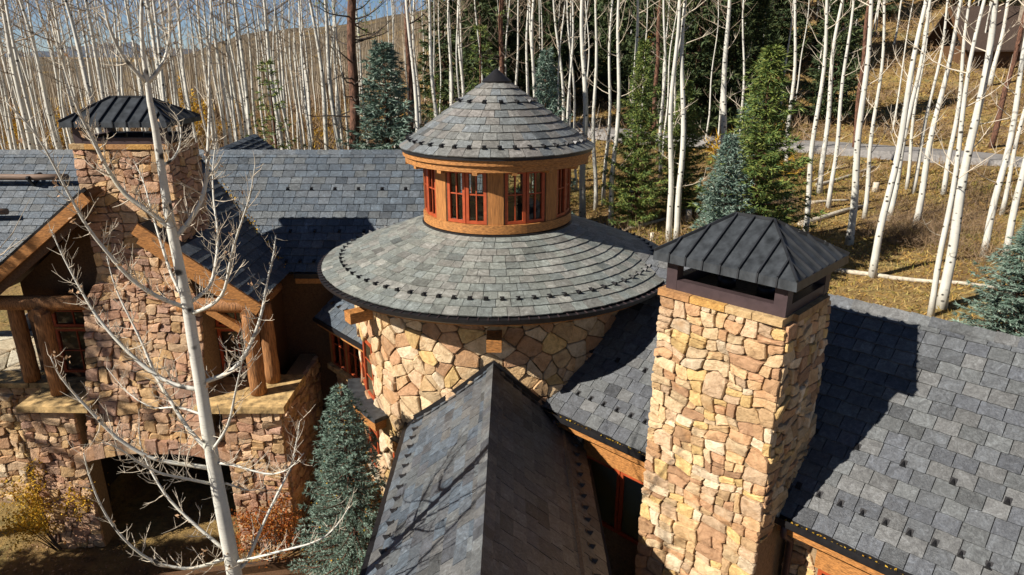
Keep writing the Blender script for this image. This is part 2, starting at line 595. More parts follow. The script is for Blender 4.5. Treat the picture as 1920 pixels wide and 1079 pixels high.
# --- slates
def slate_tint(pal):
    c = random.choice(pal)
    k = random.uniform(0.8, 1.18) if random.random() < 0.93 else random.uniform(0.5, 0.8)
    return (c[0] * k, c[1] * k, c[2] * k)
PAL_BLUE = [(0.085, 0.105, 0.125), (0.10, 0.115, 0.13), (0.072, 0.09, 0.11), (0.105, 0.115, 0.12)]
PAL_GREY = [(0.09, 0.095, 0.10), (0.105, 0.11, 0.11), (0.078, 0.083, 0.092), (0.115, 0.115, 0.112)]
PAL_CONE = [(0.21, 0.22, 0.195), (0.235, 0.24, 0.21), (0.20, 0.215, 0.195), (0.255, 0.25, 0.22), (0.23, 0.225, 0.20), (0.185, 0.20, 0.185)]
PAL_CAP = [(0.17, 0.18, 0.175), (0.19, 0.19, 0.175), (0.205, 0.195, 0.175), (0.16, 0.172, 0.175), (0.205, 0.19, 0.172)]
def slate(mapf, s0, s1, t0, t1, tint, thick=0.024, k=3, rag=0.008, w0=0.034, w1=0.010):
    lift = random.uniform(-0.002, 0.005)
    top = []
    for i in range(k + 1):
        s = s0 + (s1 - s0) * i / k
        top.append((s, t0 + random.uniform(-rag, rag), w0 + lift))
    top += [(s1 - (s1 - s0) * 0.012, t1, w1), (s0 + (s1 - s0) * 0.012, t1, w1)]
    v = [mapf(*p) for p in top] + [mapf(p[0], p[1], p[2] - thick) for p in top]
    n = len(top)
    f = [tuple(range(n))]
    for i in range(k):
        f.append((i + 1, i, i + n, i + 1 + n))
    f.append((k + 1, k, k + n, k + 1 + n))
    f.append((0, n - 1, 2 * n - 1, n))
    return (v, f, tint)
def planar(O, S, Tv):
    O = Vector(O); S = Vector(S).normalized(); Tv = Vector(Tv).normalized()
    Nn = S.cross(Tv).normalized()
    if Nn.z < 0:
        Nn = -Nn
    return lambda s, t, w: O + S * s + Tv * t + Nn * w
def flip(p, mapf_ok=None):
    return p
def lay_slates(mapf, s0, s1, L, courses, pal, width=0.30, keep=None, wj=0.12):
    ex = L / courses
    out = []
    for c in range(courses):
        t0 = c * ex - (0.03 if c == 0 else 0)
        t1 = min((c + 1) * ex + 0.05, L + 0.02)
        s = s0 - random.uniform(0.1, 0.9) * width
        while s < s1:
            w = width * random.uniform(1 - wj, 1 + wj)
            a, b = max(s, s0), min(s + w - 0.009, s1)
            s += w
            if b - a < 0.05:
                continue
            if keep and not keep(mapf((a + b) / 2, t0 + ex / 2, 0)):
                continue
            out.append(slate(mapf, a, b, t0 + random.uniform(-0.006, 0.006), t1, slate_tint(pal)))
    return out
# orient faces outward: the top ngon must look up
def fix(pieces):
    for v, f, t in pieces:
        q = f[0]
        a, b, c = v[q[0]], v[q[2]], v[q[-1]]
        if (b - a).cross(c - a).z < 0:
            f[:] = [tuple(reversed(x)) for x in f]
    return pieces

# snow guards: one mesh, shared
def guard_mesh():
    m = MB()
    m.box((-0.045, -0.02, 0.0), (0.045, 0.10, 0.006))
    v = [Vector(p) for p in ((-0.042, -0.02, 0.006), (0.042, -0.02, 0.006), (0.014, -0.012, 0.075), (-0.014, -0.012, 0.075), (-0.012, 0.08, 0.006), (0.012, 0.08, 0.006))]
    m.add(v, [(0, 1, 2, 3), (1, 5, 2), (0, 3, 4), (3, 2, 5, 4)])
    me = bpy.data.meshes.new("snow_guard")
    me.from_pydata([tuple(p) for p in m.v], [], m.f)
    me.materials.append(MAT["dark_metal"])
    return me
GUARD = guard_mesh()
def guard(parent, mapf, s, t, ds=0.01, w=0.03):
    p = mapf(s, t, w)
    X = (mapf(s + ds, t, w) - p).normalized()
    Y = (mapf(s, t + 0.01, w) - p).normalized()
    Z = X.cross(Y)
    if Z.z < 0:
        X = -X; Z = -Z
    M = Matrix((X, Y, Z)).transposed().to_4x4()
    M = M @ Matrix.Scale(0.9, 4)
    M.translation = p - HB
    o = bpy.data.objects.new("snow_guard", GUARD)
    o.matrix_local = M
    return link(o, parent)

def deck(mapf, poly, thick, name, mat="timber_dark"):
    """a roof slab from (s,t) corners"""
    mb = MB()
    n = len(poly)
    v = [mapf(s, t, 0.0) for s, t in poly] + [mapf(s, t, -thick) for s, t in poly]
    f = [tuple(range(n)), tuple(range(2 * n - 1, n - 1, -1))] + [(i, i + n, (i + 1) % n + n, (i + 1) % n) for i in range(n)]
    mb.add(v, f)
    return H(mb, name, mat)
def ridge_caps(parent, a, b, dl, dr, pal, step=0.26, w=0.15, name="ridge_slate"):
    a = Vector(a); b = Vector(b)
    d = (b - a); n = int(d.length / step); d = d.normalized()
    for i in range(n):
        m = MB()
        p0 = a + d * (i * step); p1 = a + d * ((i + 1) * step + 0.05)
        h0, h1 = 0.055, 0.035
        up = Vector((0, 0, 1))
        v = []
        for p, h in ((p0, h0), (p1, h1)):
            wv = w * random.uniform(0.95, 1.05)
            v += [p + dl * wv + up * h, p + up * (h + 0.012), p + dr * wv + up * h,
                  p + dl * wv + up * (h - 0.03), p + dr * wv + up * (h - 0.03)]
        m.add(v, [(0, 1, 6, 5), (1, 2, 7, 6), (0, 3, 1), (1, 4, 2), (3, 4, 1), (0, 5, 8, 3), (2, 4, 9, 7)], slate_tint(pal))
        H(m, name, "slate", parent)

# ============ main (left) wing roof
AX = Vector((-0.32, 14.8, 0))      # turret axis
RD = 3.15                           # drum radius
def in_drum(p, r=3.0):
    return math.hypot(p.x - AX.x, p.y - AX.y) < r
mO, mT = Vector((-17, 15.9, 6.0)), Vector((0, 2.95, 2.5))
mL = mT.length
m_main = planar(mO, (1, 0, 0), mT)
main_roof = deck(m_main, [(0, 0), (16.5, 0), (16.5, mL), (0, mL)], 0.14, "main_wing_roof", "underlay")
def keep_main(p):
    if in_drum(p, 2.6): return False
    # under the front gable
    gz = 8.43 - abs(p.x + 8.6) * 0.771
    return not (gz > p.z + 0.12 and -11.9 < p.x < -5.3)
emit("slate", "slates", main_roof, fix(lay_slates(m_main, 0, 16.4, mL, 17, PAL_BLUE, 0.30, keep_main)), "slate", 330)
ridge_caps(main_roof, (-17, 18.85, 8.5), (-0.7, 18.85, 8.5), Vector((0, -0.763, -0.646)), Vector((0, 0.763, -0.646)), PAL_BLUE, 0.3)
m_back = planar((-17, 21.8, 6.0), (1, 0, 0), (0, -2.95, 2.5))
deck(m_back, [(0, 0), (16.5, 0), (16.5, mL - 0.02), (0, mL - 0.02)], 0.14, "rear_roof_slope", "shingle_brown")
ex = mL / 17
for row, off in ((11, 0.0), (5, 0.3)):
    for i in range(12):
        x = 11.1 + i * 0.62 + off
        p = m_main(x, row * ex, 0)
        if keep_main(p) and not in_drum(p, 3.75):
            guard(main_roof, m_main, x, row * ex + 0.02)
for i in range(9):
    x = 11.45 + i * 0.34
    if keep_main(m_main(x, 1 * ex, 0)) and not in_drum(m_main(x, ex, 0), 3.85):
        guard(main_roof, m_main, x, 1.0 * ex + 0.02)
# gutter and fascia of the main wing
mb = MB(); mb.box((-5.3, 15.76, 5.86), (-2.2, 15.86, 5.98)); H(mb, "gutter", "dark_metal")
mb = MB(); mb.box((-5.3, 15.87, 5.70), (-2.2, 15.93, 5.86)); H(mb, "fascia_board", "timber")
# snow rails (logs on brackets) left of the chimney
for (t, x1) in ((12.2 * ex, 5.35), (7.2 * ex, 4.2)):
    mb = MB()
    pts = [m_main(0.2 + (x1 - 0.2) * i / 6, t + random.uniform(-0.01, 0.01), 0.24) for i in range(7)]
    mb.tube(pts, [0.082] * 7, 10)
    rail = H(mb, "snow_rail", "rail_wood")
    x = x1 - 0.95
    while x > 0:
        mb = MB()
        a = m_main(x, t - 0.05, 0.05); b = m_main(x, t + 0.32, 0.03)
        mb.bar(a, b, 0.08, 0.04)
        mb.bar(m_main(x, t - 0.12, 0.03), m_main(x, t - 0.12, 0.36), 0.07, 0.04, Vector((0, 1, 0)))
        mb.bar(m_main(x, t + 0.3, 0.03), m_main(x, t - 0.1, 0.34), 0.06, 0.05)
        H(mb, "rail_bracket", "dark_metal", rail)
        x -= 1.75
# rear gable peeking over the main ridge: its shaded slope looks to the right
q1, q2 = atY(393, 286, 19.3), atY(478, 251, 21.5)
q3 = atY(527, 287, 21.5)
q1 = q1 + (q1 - q2) * 0.3; q3 = q3 + (q3 - q2) * 0.5
mb = MB()
mb.add([q1, q2, q3, q1 - Vector((0, 0, 1)), q2 + Vector((-2.5, 0.5, -1.6)), q3 - Vector((0, 0, 1))], [(0, 2, 1), (0, 1, 4), (1, 2, 5, 4), (0, 3, 5, 2), (0, 4, 3)])
rear_g = H(mb, "rear_gable_roof", "slate_plain")
nn = (q2 - q1).cross(q3 - q1).normalized()
if nn.z < 0: nn = -nn
ncs = 9
for c in range(ncs):
    f0, f1 = c / ncs, (c + 1) / ncs
    A0, A1 = q1.lerp(q3, f0), q1.lerp(q3, f1); B0, B1 = q2.lerp(q3, f0), q2.lerp(q3, f1)
    k = max(1, int((B0 - A0).length / 0.32))
    for i in range(k):
        g0, g1 = i / k, (i + 1) / k - 0.02
        m = MB()
        v = [A0.lerp(B0, g0) + nn * 0.01, A0.lerp(B0, g1) + nn * 0.01, A1.lerp(B1, g1) + nn * 0.04, A1.lerp(B1, g0) + nn * 0.04, A1.lerp(B1, g1) + nn * 0.005, A1.lerp(B1, g0) + nn * 0.005]
        m.add(v, [(0, 3, 2, 1), (3, 5, 4, 2)], slate_tint(PAL_BLUE))
        H(m, "slate", "slate", rear_g)

# ============ front gable of the left wing
gx, gz, gex, gez = -8.6, 8.43, 3.15, 6.0
GY0, GY1 = 13.7, 19.0
tR = Vector((-gex, 0, gz - gez)); gL = tR.length
m_gr = planar((gx + gex, GY0, gez), (0, 1, 0), tR)
m_gl = planar((gx - gex, GY0, gez), (0, 1, 0), Vector((gex, 0, gz - gez)))
gable_roof = deck(m_gr, [(0, 0), (2.6, 0), (5.2, gL), (0.85, gL), (0.85, gL - 1.2), (0, gL - 1.2)], 0.13, "gable_roof", "underlay")
gable_l = deck(m_gl, [(0, 0), (2.6, 0), (5.2, gL), (0, gL)], 0.13, "gable_roof")
def keep_g(p):
    if p.y < 14.9 and p.x < -7.0: return False      # chimney stands here
    mz = 6.0 + (p.y - 15.9) * 0.8475
    return p.z > mz - 0.1
emit("slate", "slates", gable_roof, fix(lay_slates(m_gr, 0, 5.2, gL, 17, PAL_BLUE, 0.30, keep_g)), "slate", 170)
emit("slate", "slates", gable_l, fix(lay_slates(m_gl, 0, 5.2, gL, 17, PAL_BLUE, 0.30, keep_g)), "slate", 0)
ridge_caps(gable_roof, (gx, 15.0, gz + 0.02), (gx, 18.7, gz + 0.02), Vector((-0.79, 0, -0.61)), Vector((0.79, 0, -0.61)), PAL_BLUE, 0.3)
# rake boards
def rake(x0, z0, x1, z1, y, w, name, mat="timber"):
    mb = MB(); mb.bar((x0, y, z0), (x1, y, z1), 0.06, w, Vector((0, 0, 1))); return H(mb, name, mat)
sl = (gz - gez) / gex
rake(gx - 0.0, gz - 0.14, gx - gex - 0.05, gez - 0.16, GY0 - 0.035, 0.22, "rake_board")
rake(gx - 0.0, gz - 0.36, gx - gex - 0.05, gez - 0.38, GY0 + 0.05, 0.2, "rake_board", "timber_dark")
rx0 = -7.75
rake(rx0, gz - (rx0 - gx) * sl - 0.15, gx + gex + 0.05, gez - 0.16, GY0 - 0.035, 0.26, "rake_board")
rake(rx0, gz - (rx0 - gx) * sl - 0.40, gx + gex - 0.1, gez - 0.32, GY0 + 0.06, 0.2, "rake_board")
# metal drip edge on both rakes
rake(gx, gz + 0.02, gx - gex - 0.05, gez + 0.0, GY0 - 0.03, 0.07, "drip_edge", "dark_metal")
# gable wall, recess and logs
mb = MB()
mb.add([Vector(p) for p in ((-11.2, 14.75, 3.6), (-5.85, 14.75, 3.6), (-5.85, 14.75, 6.1), (-8.6, 14.75, 8.25), (-11.2, 14.75, 6.1),
                            (-11.2, 16.2, 3.6), (-5.85, 16.2, 3.6), (-5.85, 16.2, 6.1), (-8.6, 16.2, 8.25), (-11.2, 16.2, 6.1))],
       [(0, 1, 2, 3, 4), (9, 8, 7, 6, 5), (0, 5, 6, 1), (1, 6, 7, 2), (2, 7, 8, 3), (3, 8, 9, 4), (4, 9, 5, 0)])
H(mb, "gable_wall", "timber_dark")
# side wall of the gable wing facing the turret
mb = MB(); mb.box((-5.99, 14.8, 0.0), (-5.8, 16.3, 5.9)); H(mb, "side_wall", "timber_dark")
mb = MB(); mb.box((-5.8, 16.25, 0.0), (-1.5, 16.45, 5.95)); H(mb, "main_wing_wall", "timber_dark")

def log_post(x, y, z0, z1, r, lean=0.0):
    mb = MB()
    n = 9
    mb.tube([(x + lean * i / n + random.uniform(-0.008, 0.008), y, z0 + (z1 - z0) * i / n) for i in range(n + 1)], [r * (1.06 - 0.1 * i / n) * random.uniform(0.97, 1.03) for i in range(n + 1)], 14)
    return H(mb, "log_post", "log_wood")
log_post(-5.68, 13.75, 3.82, 5.75, 0.17)
log_post(-5.55, 14.35, 3.82, 5.75, 0.16)
log_post(-11.0, 14.15, 3.95, 5.9, 0.16)
log_post(-10.15, 13.75, 3.82, 5.75, 0.17)
def log_beam(a, b, r):
    mb = MB(); a = Vector(a); b = Vector(b)
    mb.tube([a.lerp(b, i / 6) for i in range(7)], [r * random.uniform(0.96, 1.04) for _ in range(7)], 12)
    return H(mb, "log_beam", "log_wood")
log_beam((-5.5, 13.85, 5.88), (-7.2, 13.85, 5.88), 0.16)
log_beam((-11.75, 13.95, 5.9), (-9.3, 13.95, 5.9), 0.16)
log_beam((-5.68, 13.62, 5.72), (-5.68, 15.6, 5.72), 0.14)
log_beam((-10.2, 13.6, 5.72), (-10.2, 15.0, 5.72), 0.14)
mb = MB(); mb.bar((-5.9, 13.8, 5.35), (-6.55, 13.8, 5.8), 0.14, 0.16); H(mb, "knee_brace", "timber")

# ---------- windows
def window(o, ux, uz, w, h, nx, ny, nrm, parent=None, fr=0.06, depth=0.07, mat="red_frame", mid=0.5, blind=False, mull=0.022):
    """casement: o lower-left corner, ux along, uz up"""
    ux = Vector(ux).normalized(); uz = Vector(uz).normalized(); nrm = Vector(nrm).normalized()
    o = Vector(o)
    def bx(m, a0, a1, b0, b1, d0, d1):
        v = [o + ux * a + uz * b + nrm * d for d in (d0, d1) for a, b in ((a0, b0), (a1, b0), (a1, b1), (a0, b1))]
        m.add(v, [(3, 2, 1, 0), (4, 5, 6, 7), (0, 1, 5, 4), (1, 2, 6, 5), (2, 3, 7, 6), (3, 0, 4, 7)])
    m = MB()
    bx(m, 0, fr, 0, h, 0, depth); bx(m, w - fr, w, 0, h, 0, depth)
    bx(m, fr, w - fr, 0, fr, 0, depth); bx(m, fr, w - fr, h - fr, h, 0, depth)
    win = H(m, "window", mat, parent)
    iw, ih = w - 2 * fr, h - 2 * fr
    xsplit = [fr + iw * i / nx for i in range(nx + 1)]
    ysplit = [fr + ih * (i / ny if ny != 2 else (0, mid, 1)[i]) for i in range(ny + 1)]
    for x in xsplit[1:-1]:
        m = MB(); bx(m, x - mull / 2, x + mull / 2, fr, h - fr, 0.01, depth - 0.012); H(m, "muntin", mat, win)
    for y in ysplit[1:-1]:
        m = MB(); bx(m, fr, w - fr, y - mull / 2, y + mull / 2, 0.013, depth - 0.015); H(m, "muntin", mat, win)
    for i in range(nx):
        for j in range(ny):
            m = MB()
            a0, a1 = xsplit[i] + (mull / 2 if i else 0), xsplit[i + 1] - (mull / 2 if i < nx - 1 else 0)
            b0, b1 = ysplit[j] + (mull / 2 if j else 0), ysplit[j + 1] - (mull / 2 if j < ny - 1 else 0)
            tx, ty = random.uniform(-0.004, 0.004), random.uniform(-0.004, 0.004)
            v = [o + ux * a + uz * b + nrm * (depth * 0.45 + d) for a, b, d in ((a0, b0, 0), (a1, b0, tx), (a1, b1, tx + ty), (a0, b1, ty))]
            m.add(v, [(0, 1, 2, 3)])
            H(m, "pane", "glass", win)
    if blind:
        m = MB(); bx(m, fr * 0.5, w - fr * 0.5, fr, h - fr, 0.004, 0.012); H(m, "blind", "blind", win)
    return win
# gable windows: right of the breast and left of it
for x0 in (-6.78,):
    window((x0, 14.60, 3.95), (1, 0, 0), (0, 0, 1), 0.92, 1.1, 2, 2, (0, -1, 0))
    window((x0, 14.60, 5.1), (1, 0, 0), (0, 0, 1), 0.92, 0.75, 2, 2, (0, -1, 0))
    mb = MB(); mb.box((x0 - 0.04, 14.5, 5.055), (x0 + 1.0, 14.68, 5.095)); H(mb, "window_rail", "timber")
for x0 in (-10.5,):
    window((x0, 14.60, 3.95), (1, 0, 0), (0, 0, 1), 0.95, 1.1, 2, 2, (0, -1, 0))
    window((x0, 14.60, 5.1), (1, 0, 0), (0, 0, 1), 0.95, 0.75, 2, 2, (0, -1, 0))
    mb = MB(); mb.box((x0 - 0.1, 14.5, 5.055), (x0 + 1.1, 14.68, 5.095)); H(mb, "window_rail", "timber")

# ---------- stones
PAL_TAN = [(0.60, 0.44, 0.26), (0.66, 0.49, 0.30), (0.56, 0.37, 0.20), (0.50, 0.30, 0.16), (0.62, 0.42, 0.22), (0.70, 0.56, 0.39), (0.46, 0.27, 0.15), (0.58, 0.41, 0.26), (0.64, 0.44, 0.19)]
PAL_RED = [(0.52, 0.32, 0.20), (0.57, 0.37, 0.23), (0.44, 0.25, 0.16), (0.60, 0.42, 0.26), (0.48, 0.31, 0.21), (0.58, 0.38, 0.19), (0.40, 0.25, 0.18)]
def clip(poly, px, py, nx_, ny_):
    out = []
    n = len(poly)
    for i in range(n):
        ax, ay = poly[i]; bx, by = poly[(i + 1) % n]
        da = (ax - px) * nx_ + (ay - py) * ny_
        db = (bx - px) * nx_ + (by - py) * ny_
        if da <= 0: out.append((ax, ay))
        if (da < 0 < db) or (db < 0 < da):
            f = da / (da - db)
            out.append((ax + (bx - ax) * f, ay + (by - ay) * f))
    return out
def voronoi_cells(u0, u1, v0, v1, size, aspect, gap):
    pts = []
    y = v0
    while y < v1:
        rh = size * random.uniform(0.5, 1.35)
        x = u0 - random.uniform(0, size)
        while x < u1 + size * 0.3:
            w = size * aspect * random.uniform(0.55, 2.0)
            cx, cy = x + w / 2, y + rh / 2 + random.uniform(-0.42, 0.42) * rh
            if random.random() < 0.22 and w > size * 1.0:
                pts.append((cx - w * 0.2, cy - rh * 0.3)); pts.append((cx + w * 0.2, cy + rh * 0.3))
            else:
                pts.append((cx, cy))
            x += w
        y += rh
    res = []
    for i, (cx, cy) in enumerate(pts):
        if not (u0 - size * 0.2 < cx < u1 + size * 0.2 and v0 - size * 0.2 < cy < v1 + size * 0.2):
            continue
        poly = [(u0, v0), (u1, v0), (u1, v1), (u0, v1)]
        R2 = (size * 3.2) ** 2
        for j, (qx, qy) in enumerate(pts):
            if i == j: continue
            dx, dy = qx - cx, qy - cy
            if dx * dx + dy * dy > R2 or (dx == 0 and dy == 0): continue
            poly = clip(poly, cx + dx / 2, cy + dy / 2, dx, dy)
            if len(poly) < 3: break
        if len(poly) < 3: continue
        n = len(poly)
        area = 0.5 * sum(poly[k][0] * poly[(k + 1) % n][1] - poly[(k + 1) % n][0] * poly[k][1] for k in range(n))
        if abs(area) < size * size * 0.06: continue
        mx = sum(p[0] for p in poly) / n; my = sum(p[1] for p in poly) / n
        # inset by offsetting every edge
        ins = poly
        for k in range(n):
            ax, ay = poly[k]; bx, by = poly[(k + 1) % n]
            ex, ey = bx - ax, by - ay
            l = math.hypot(ex, ey)
            if l < 1e-6: continue
            nx_, ny_ = ey / l, -ex / l
            if area < 0: nx_, ny_ = -nx_, -ny_
            g = gap * random.uniform(0.6, 1.5)
            ins = clip(ins, ax - nx_ * g, ay - ny_ * g, nx_, ny_)
            if len(ins) < 3: break
        if len(ins) < 3: continue
        # cut the corners once
        ch = []
        n = len(ins)
        for k in range(n):
            ax, ay = ins[k]; bx, by = ins[(k + 1) % n]
            if math.hypot(bx - ax, by - ay) < 0.03:
                ch.append(((ax + bx) / 2, (ay + by) / 2)); continue
            q = random.uniform(0.05, 0.15)
            ch.append((ax + (bx - ax) * q, ay + (by - ay) * q))
            ch.append((ax + (bx - ax) * 0.5 + random.uniform(-0.008, 0.008), ay + (by - ay) * 0.5 + random.uniform(-0.008, 0.008))) if math.hypot(bx - ax, by - ay) > size * 0.7 else None
            ch.append((ax + (bx - ax) * (1 - q), ay + (by - ay) * (1 - q)))
        if len(ch) > 2: res.append(ch)
    return res
def ashlar_cells(u0, u1, v0, v1, size, aspect):
    out = []
    def split(a0, a1, b0, b1, d):
        w, h = a1 - a0, b1 - b0
        tw = size * aspect * random.uniform(0.75, 1.9); th = size * random.uniform(0.6, 1.35)
        if w <= tw and h <= th or d > 14:
            out.append((a0, a1, b0, b1)); return
        f = random.uniform(0.34, 0.66)
        if w / (size * aspect * 1.25) > h / size:
            m_ = a0 + w * f; split(a0, m_, b0, b1, d + 1); split(m_, a1, b0, b1, d + 1)
        else:
            m_ = b0 + h * f; split(a0, a1, b0, m_, d + 1); split(a0, a1, m_, b1, d + 1)
    y = v0
    while y < v1 - 0.05:
        bh = min(size * random.uniform(2.5, 4.5), v1 - y)
        if v1 - y - bh < size: bh = v1 - y
        split(u0, u1, y, y + bh, 0)
        y += bh
    return out
def stones(mapf, u0, u1, v0, v1, size, pal, gap=0.006, depth=0.042, keep=None, aspect=1.15, tilt=0.09, voronoi=False):
    polys = []
    if voronoi:
        polys = voronoi_cells(u0, u1, v0, v1, size, aspect, gap)
    else:
        sd_ = random.uniform(0, 50)
        fr_ = 0.55 / size
        def warp(x, y):
            ed = min(1.0, (x - u0) / size, (u1 - x) / size) if (x > u0 and x < u1) else 0.0
            ed = max(0.0, ed)
            k = size * 0.45
            ny_ = noise.noise((x * fr_, y * fr_, sd_)) + 0.35 * noise.noise((x * fr_ * 2.7, y * fr_ * 2.7, sd_ + 9))
            nx_ = noise.noise((x * fr_, y * fr_, sd_ + 20)) + 0.35 * noise.noise((x * fr_ * 2.7, y * fr_ * 2.7, sd_ + 29))
            yy = y + ny_ * k
            return (x + nx_ * k * ed, min(v1, max(v0, yy)))
        for (a0, a1, b0, b1) in ashlar_cells(u0, u1, v0, v1, size, aspect):
            g = gap * random.uniform(0.7, 1.4)
            a0 += g; a1 -= g; b0 += g; b1 -= g
            w, h = a1 - a0, b1 - b0
            if w < 0.03 or h < 0.03: continue
            def q(): return random.uniform(0.06, 0.22)
            P_ = []
            # each corner is cut differently, sides get a middle point
            c = [q() for _ in range(4)]
            m_ = min(w, h)
            for (x, y) in ((a0 + c[0] * m_, b0), (a0 + w * .5, b0), (a1 - c[1] * m_, b0), (a1, b0 + c[1] * m_ * .8), (a1, b0 + h * .5), (a1, b1 - c[2] * m_),
                           (a1 - c[2] * m_ * .8, b1), (a0 + w * .5, b1), (a0 + c[3] * m_, b1), (a0, b1 - c[3] * m_ * .8), (a0, b0 + h * .5), (a0, b0 + c[0] * m_ * .8)):
                X, Y = warp(x, y)
                P_.append((X + random.uniform(-.006, .006), Y + random.uniform(-.006, .006)))
            polys.append(P_)
    out = []
    for ch in polys:
        mx = sum(p[0] for p in ch) / len(ch); my = sum(p[1] for p in ch) / len(ch)
        if keep and not keep(mx, my): continue
        n = len(ch)
        if n < 3: continue
        mx = sum(p[0] for p in ch) / n; my = sum(p[1] for p in ch) / n
        d = depth * random.uniform(0.45, 1.45)
        ta, tb = random.gauss(0, tilt), random.gauss(0, tilt)
        V = []
        for sc_, wk in ((1.0, -0.03), (0.99, d * 0.7), (0.91, d)):
            for (x, y2) in ch:
                X, Y2 = mx + (x - mx) * sc_, my + (y2 - my) * sc_
                w = wk
                if wk > 0:
                    w = max(0.004, wk + ta * (X - mx) + tb * (Y2 - my) + random.uniform(-0.006, 0.006))
                V.append(mapf(X, Y2, w))
        V.append(mapf(mx + random.uniform(-0.02, 0.02), my + random.uniform(-0.02, 0.02), max(0.01, d + random.uniform(-0.004, 0.018))))
        Fc = []
        for r in range(2):
            for k in range(n):
                k2 = (k + 1) % n
                Fc.append((r * n + k, r * n + k2, (r + 1) * n + k2, (r + 1) * n + k))
        for k in range(n):
            Fc.append((2 * n + k, 2 * n + (k + 1) % n, 3 * n))
        c = random.choice(pal); kk = random.uniform(0.75, 1.2)
        out.append((V, Fc, (min(0.85, c[0] * kk), min(0.8, c[1] * kk), min(0.8, c[2] * kk))))
    return out
def wallmap(O, U, Nn):
    O = Vector(O); U = Vector(U).normalized(); Nn = Vector(Nn).normalized()
    return lambda u, v, w: O + U * u + Vector((0, 0, v)) + Nn * w

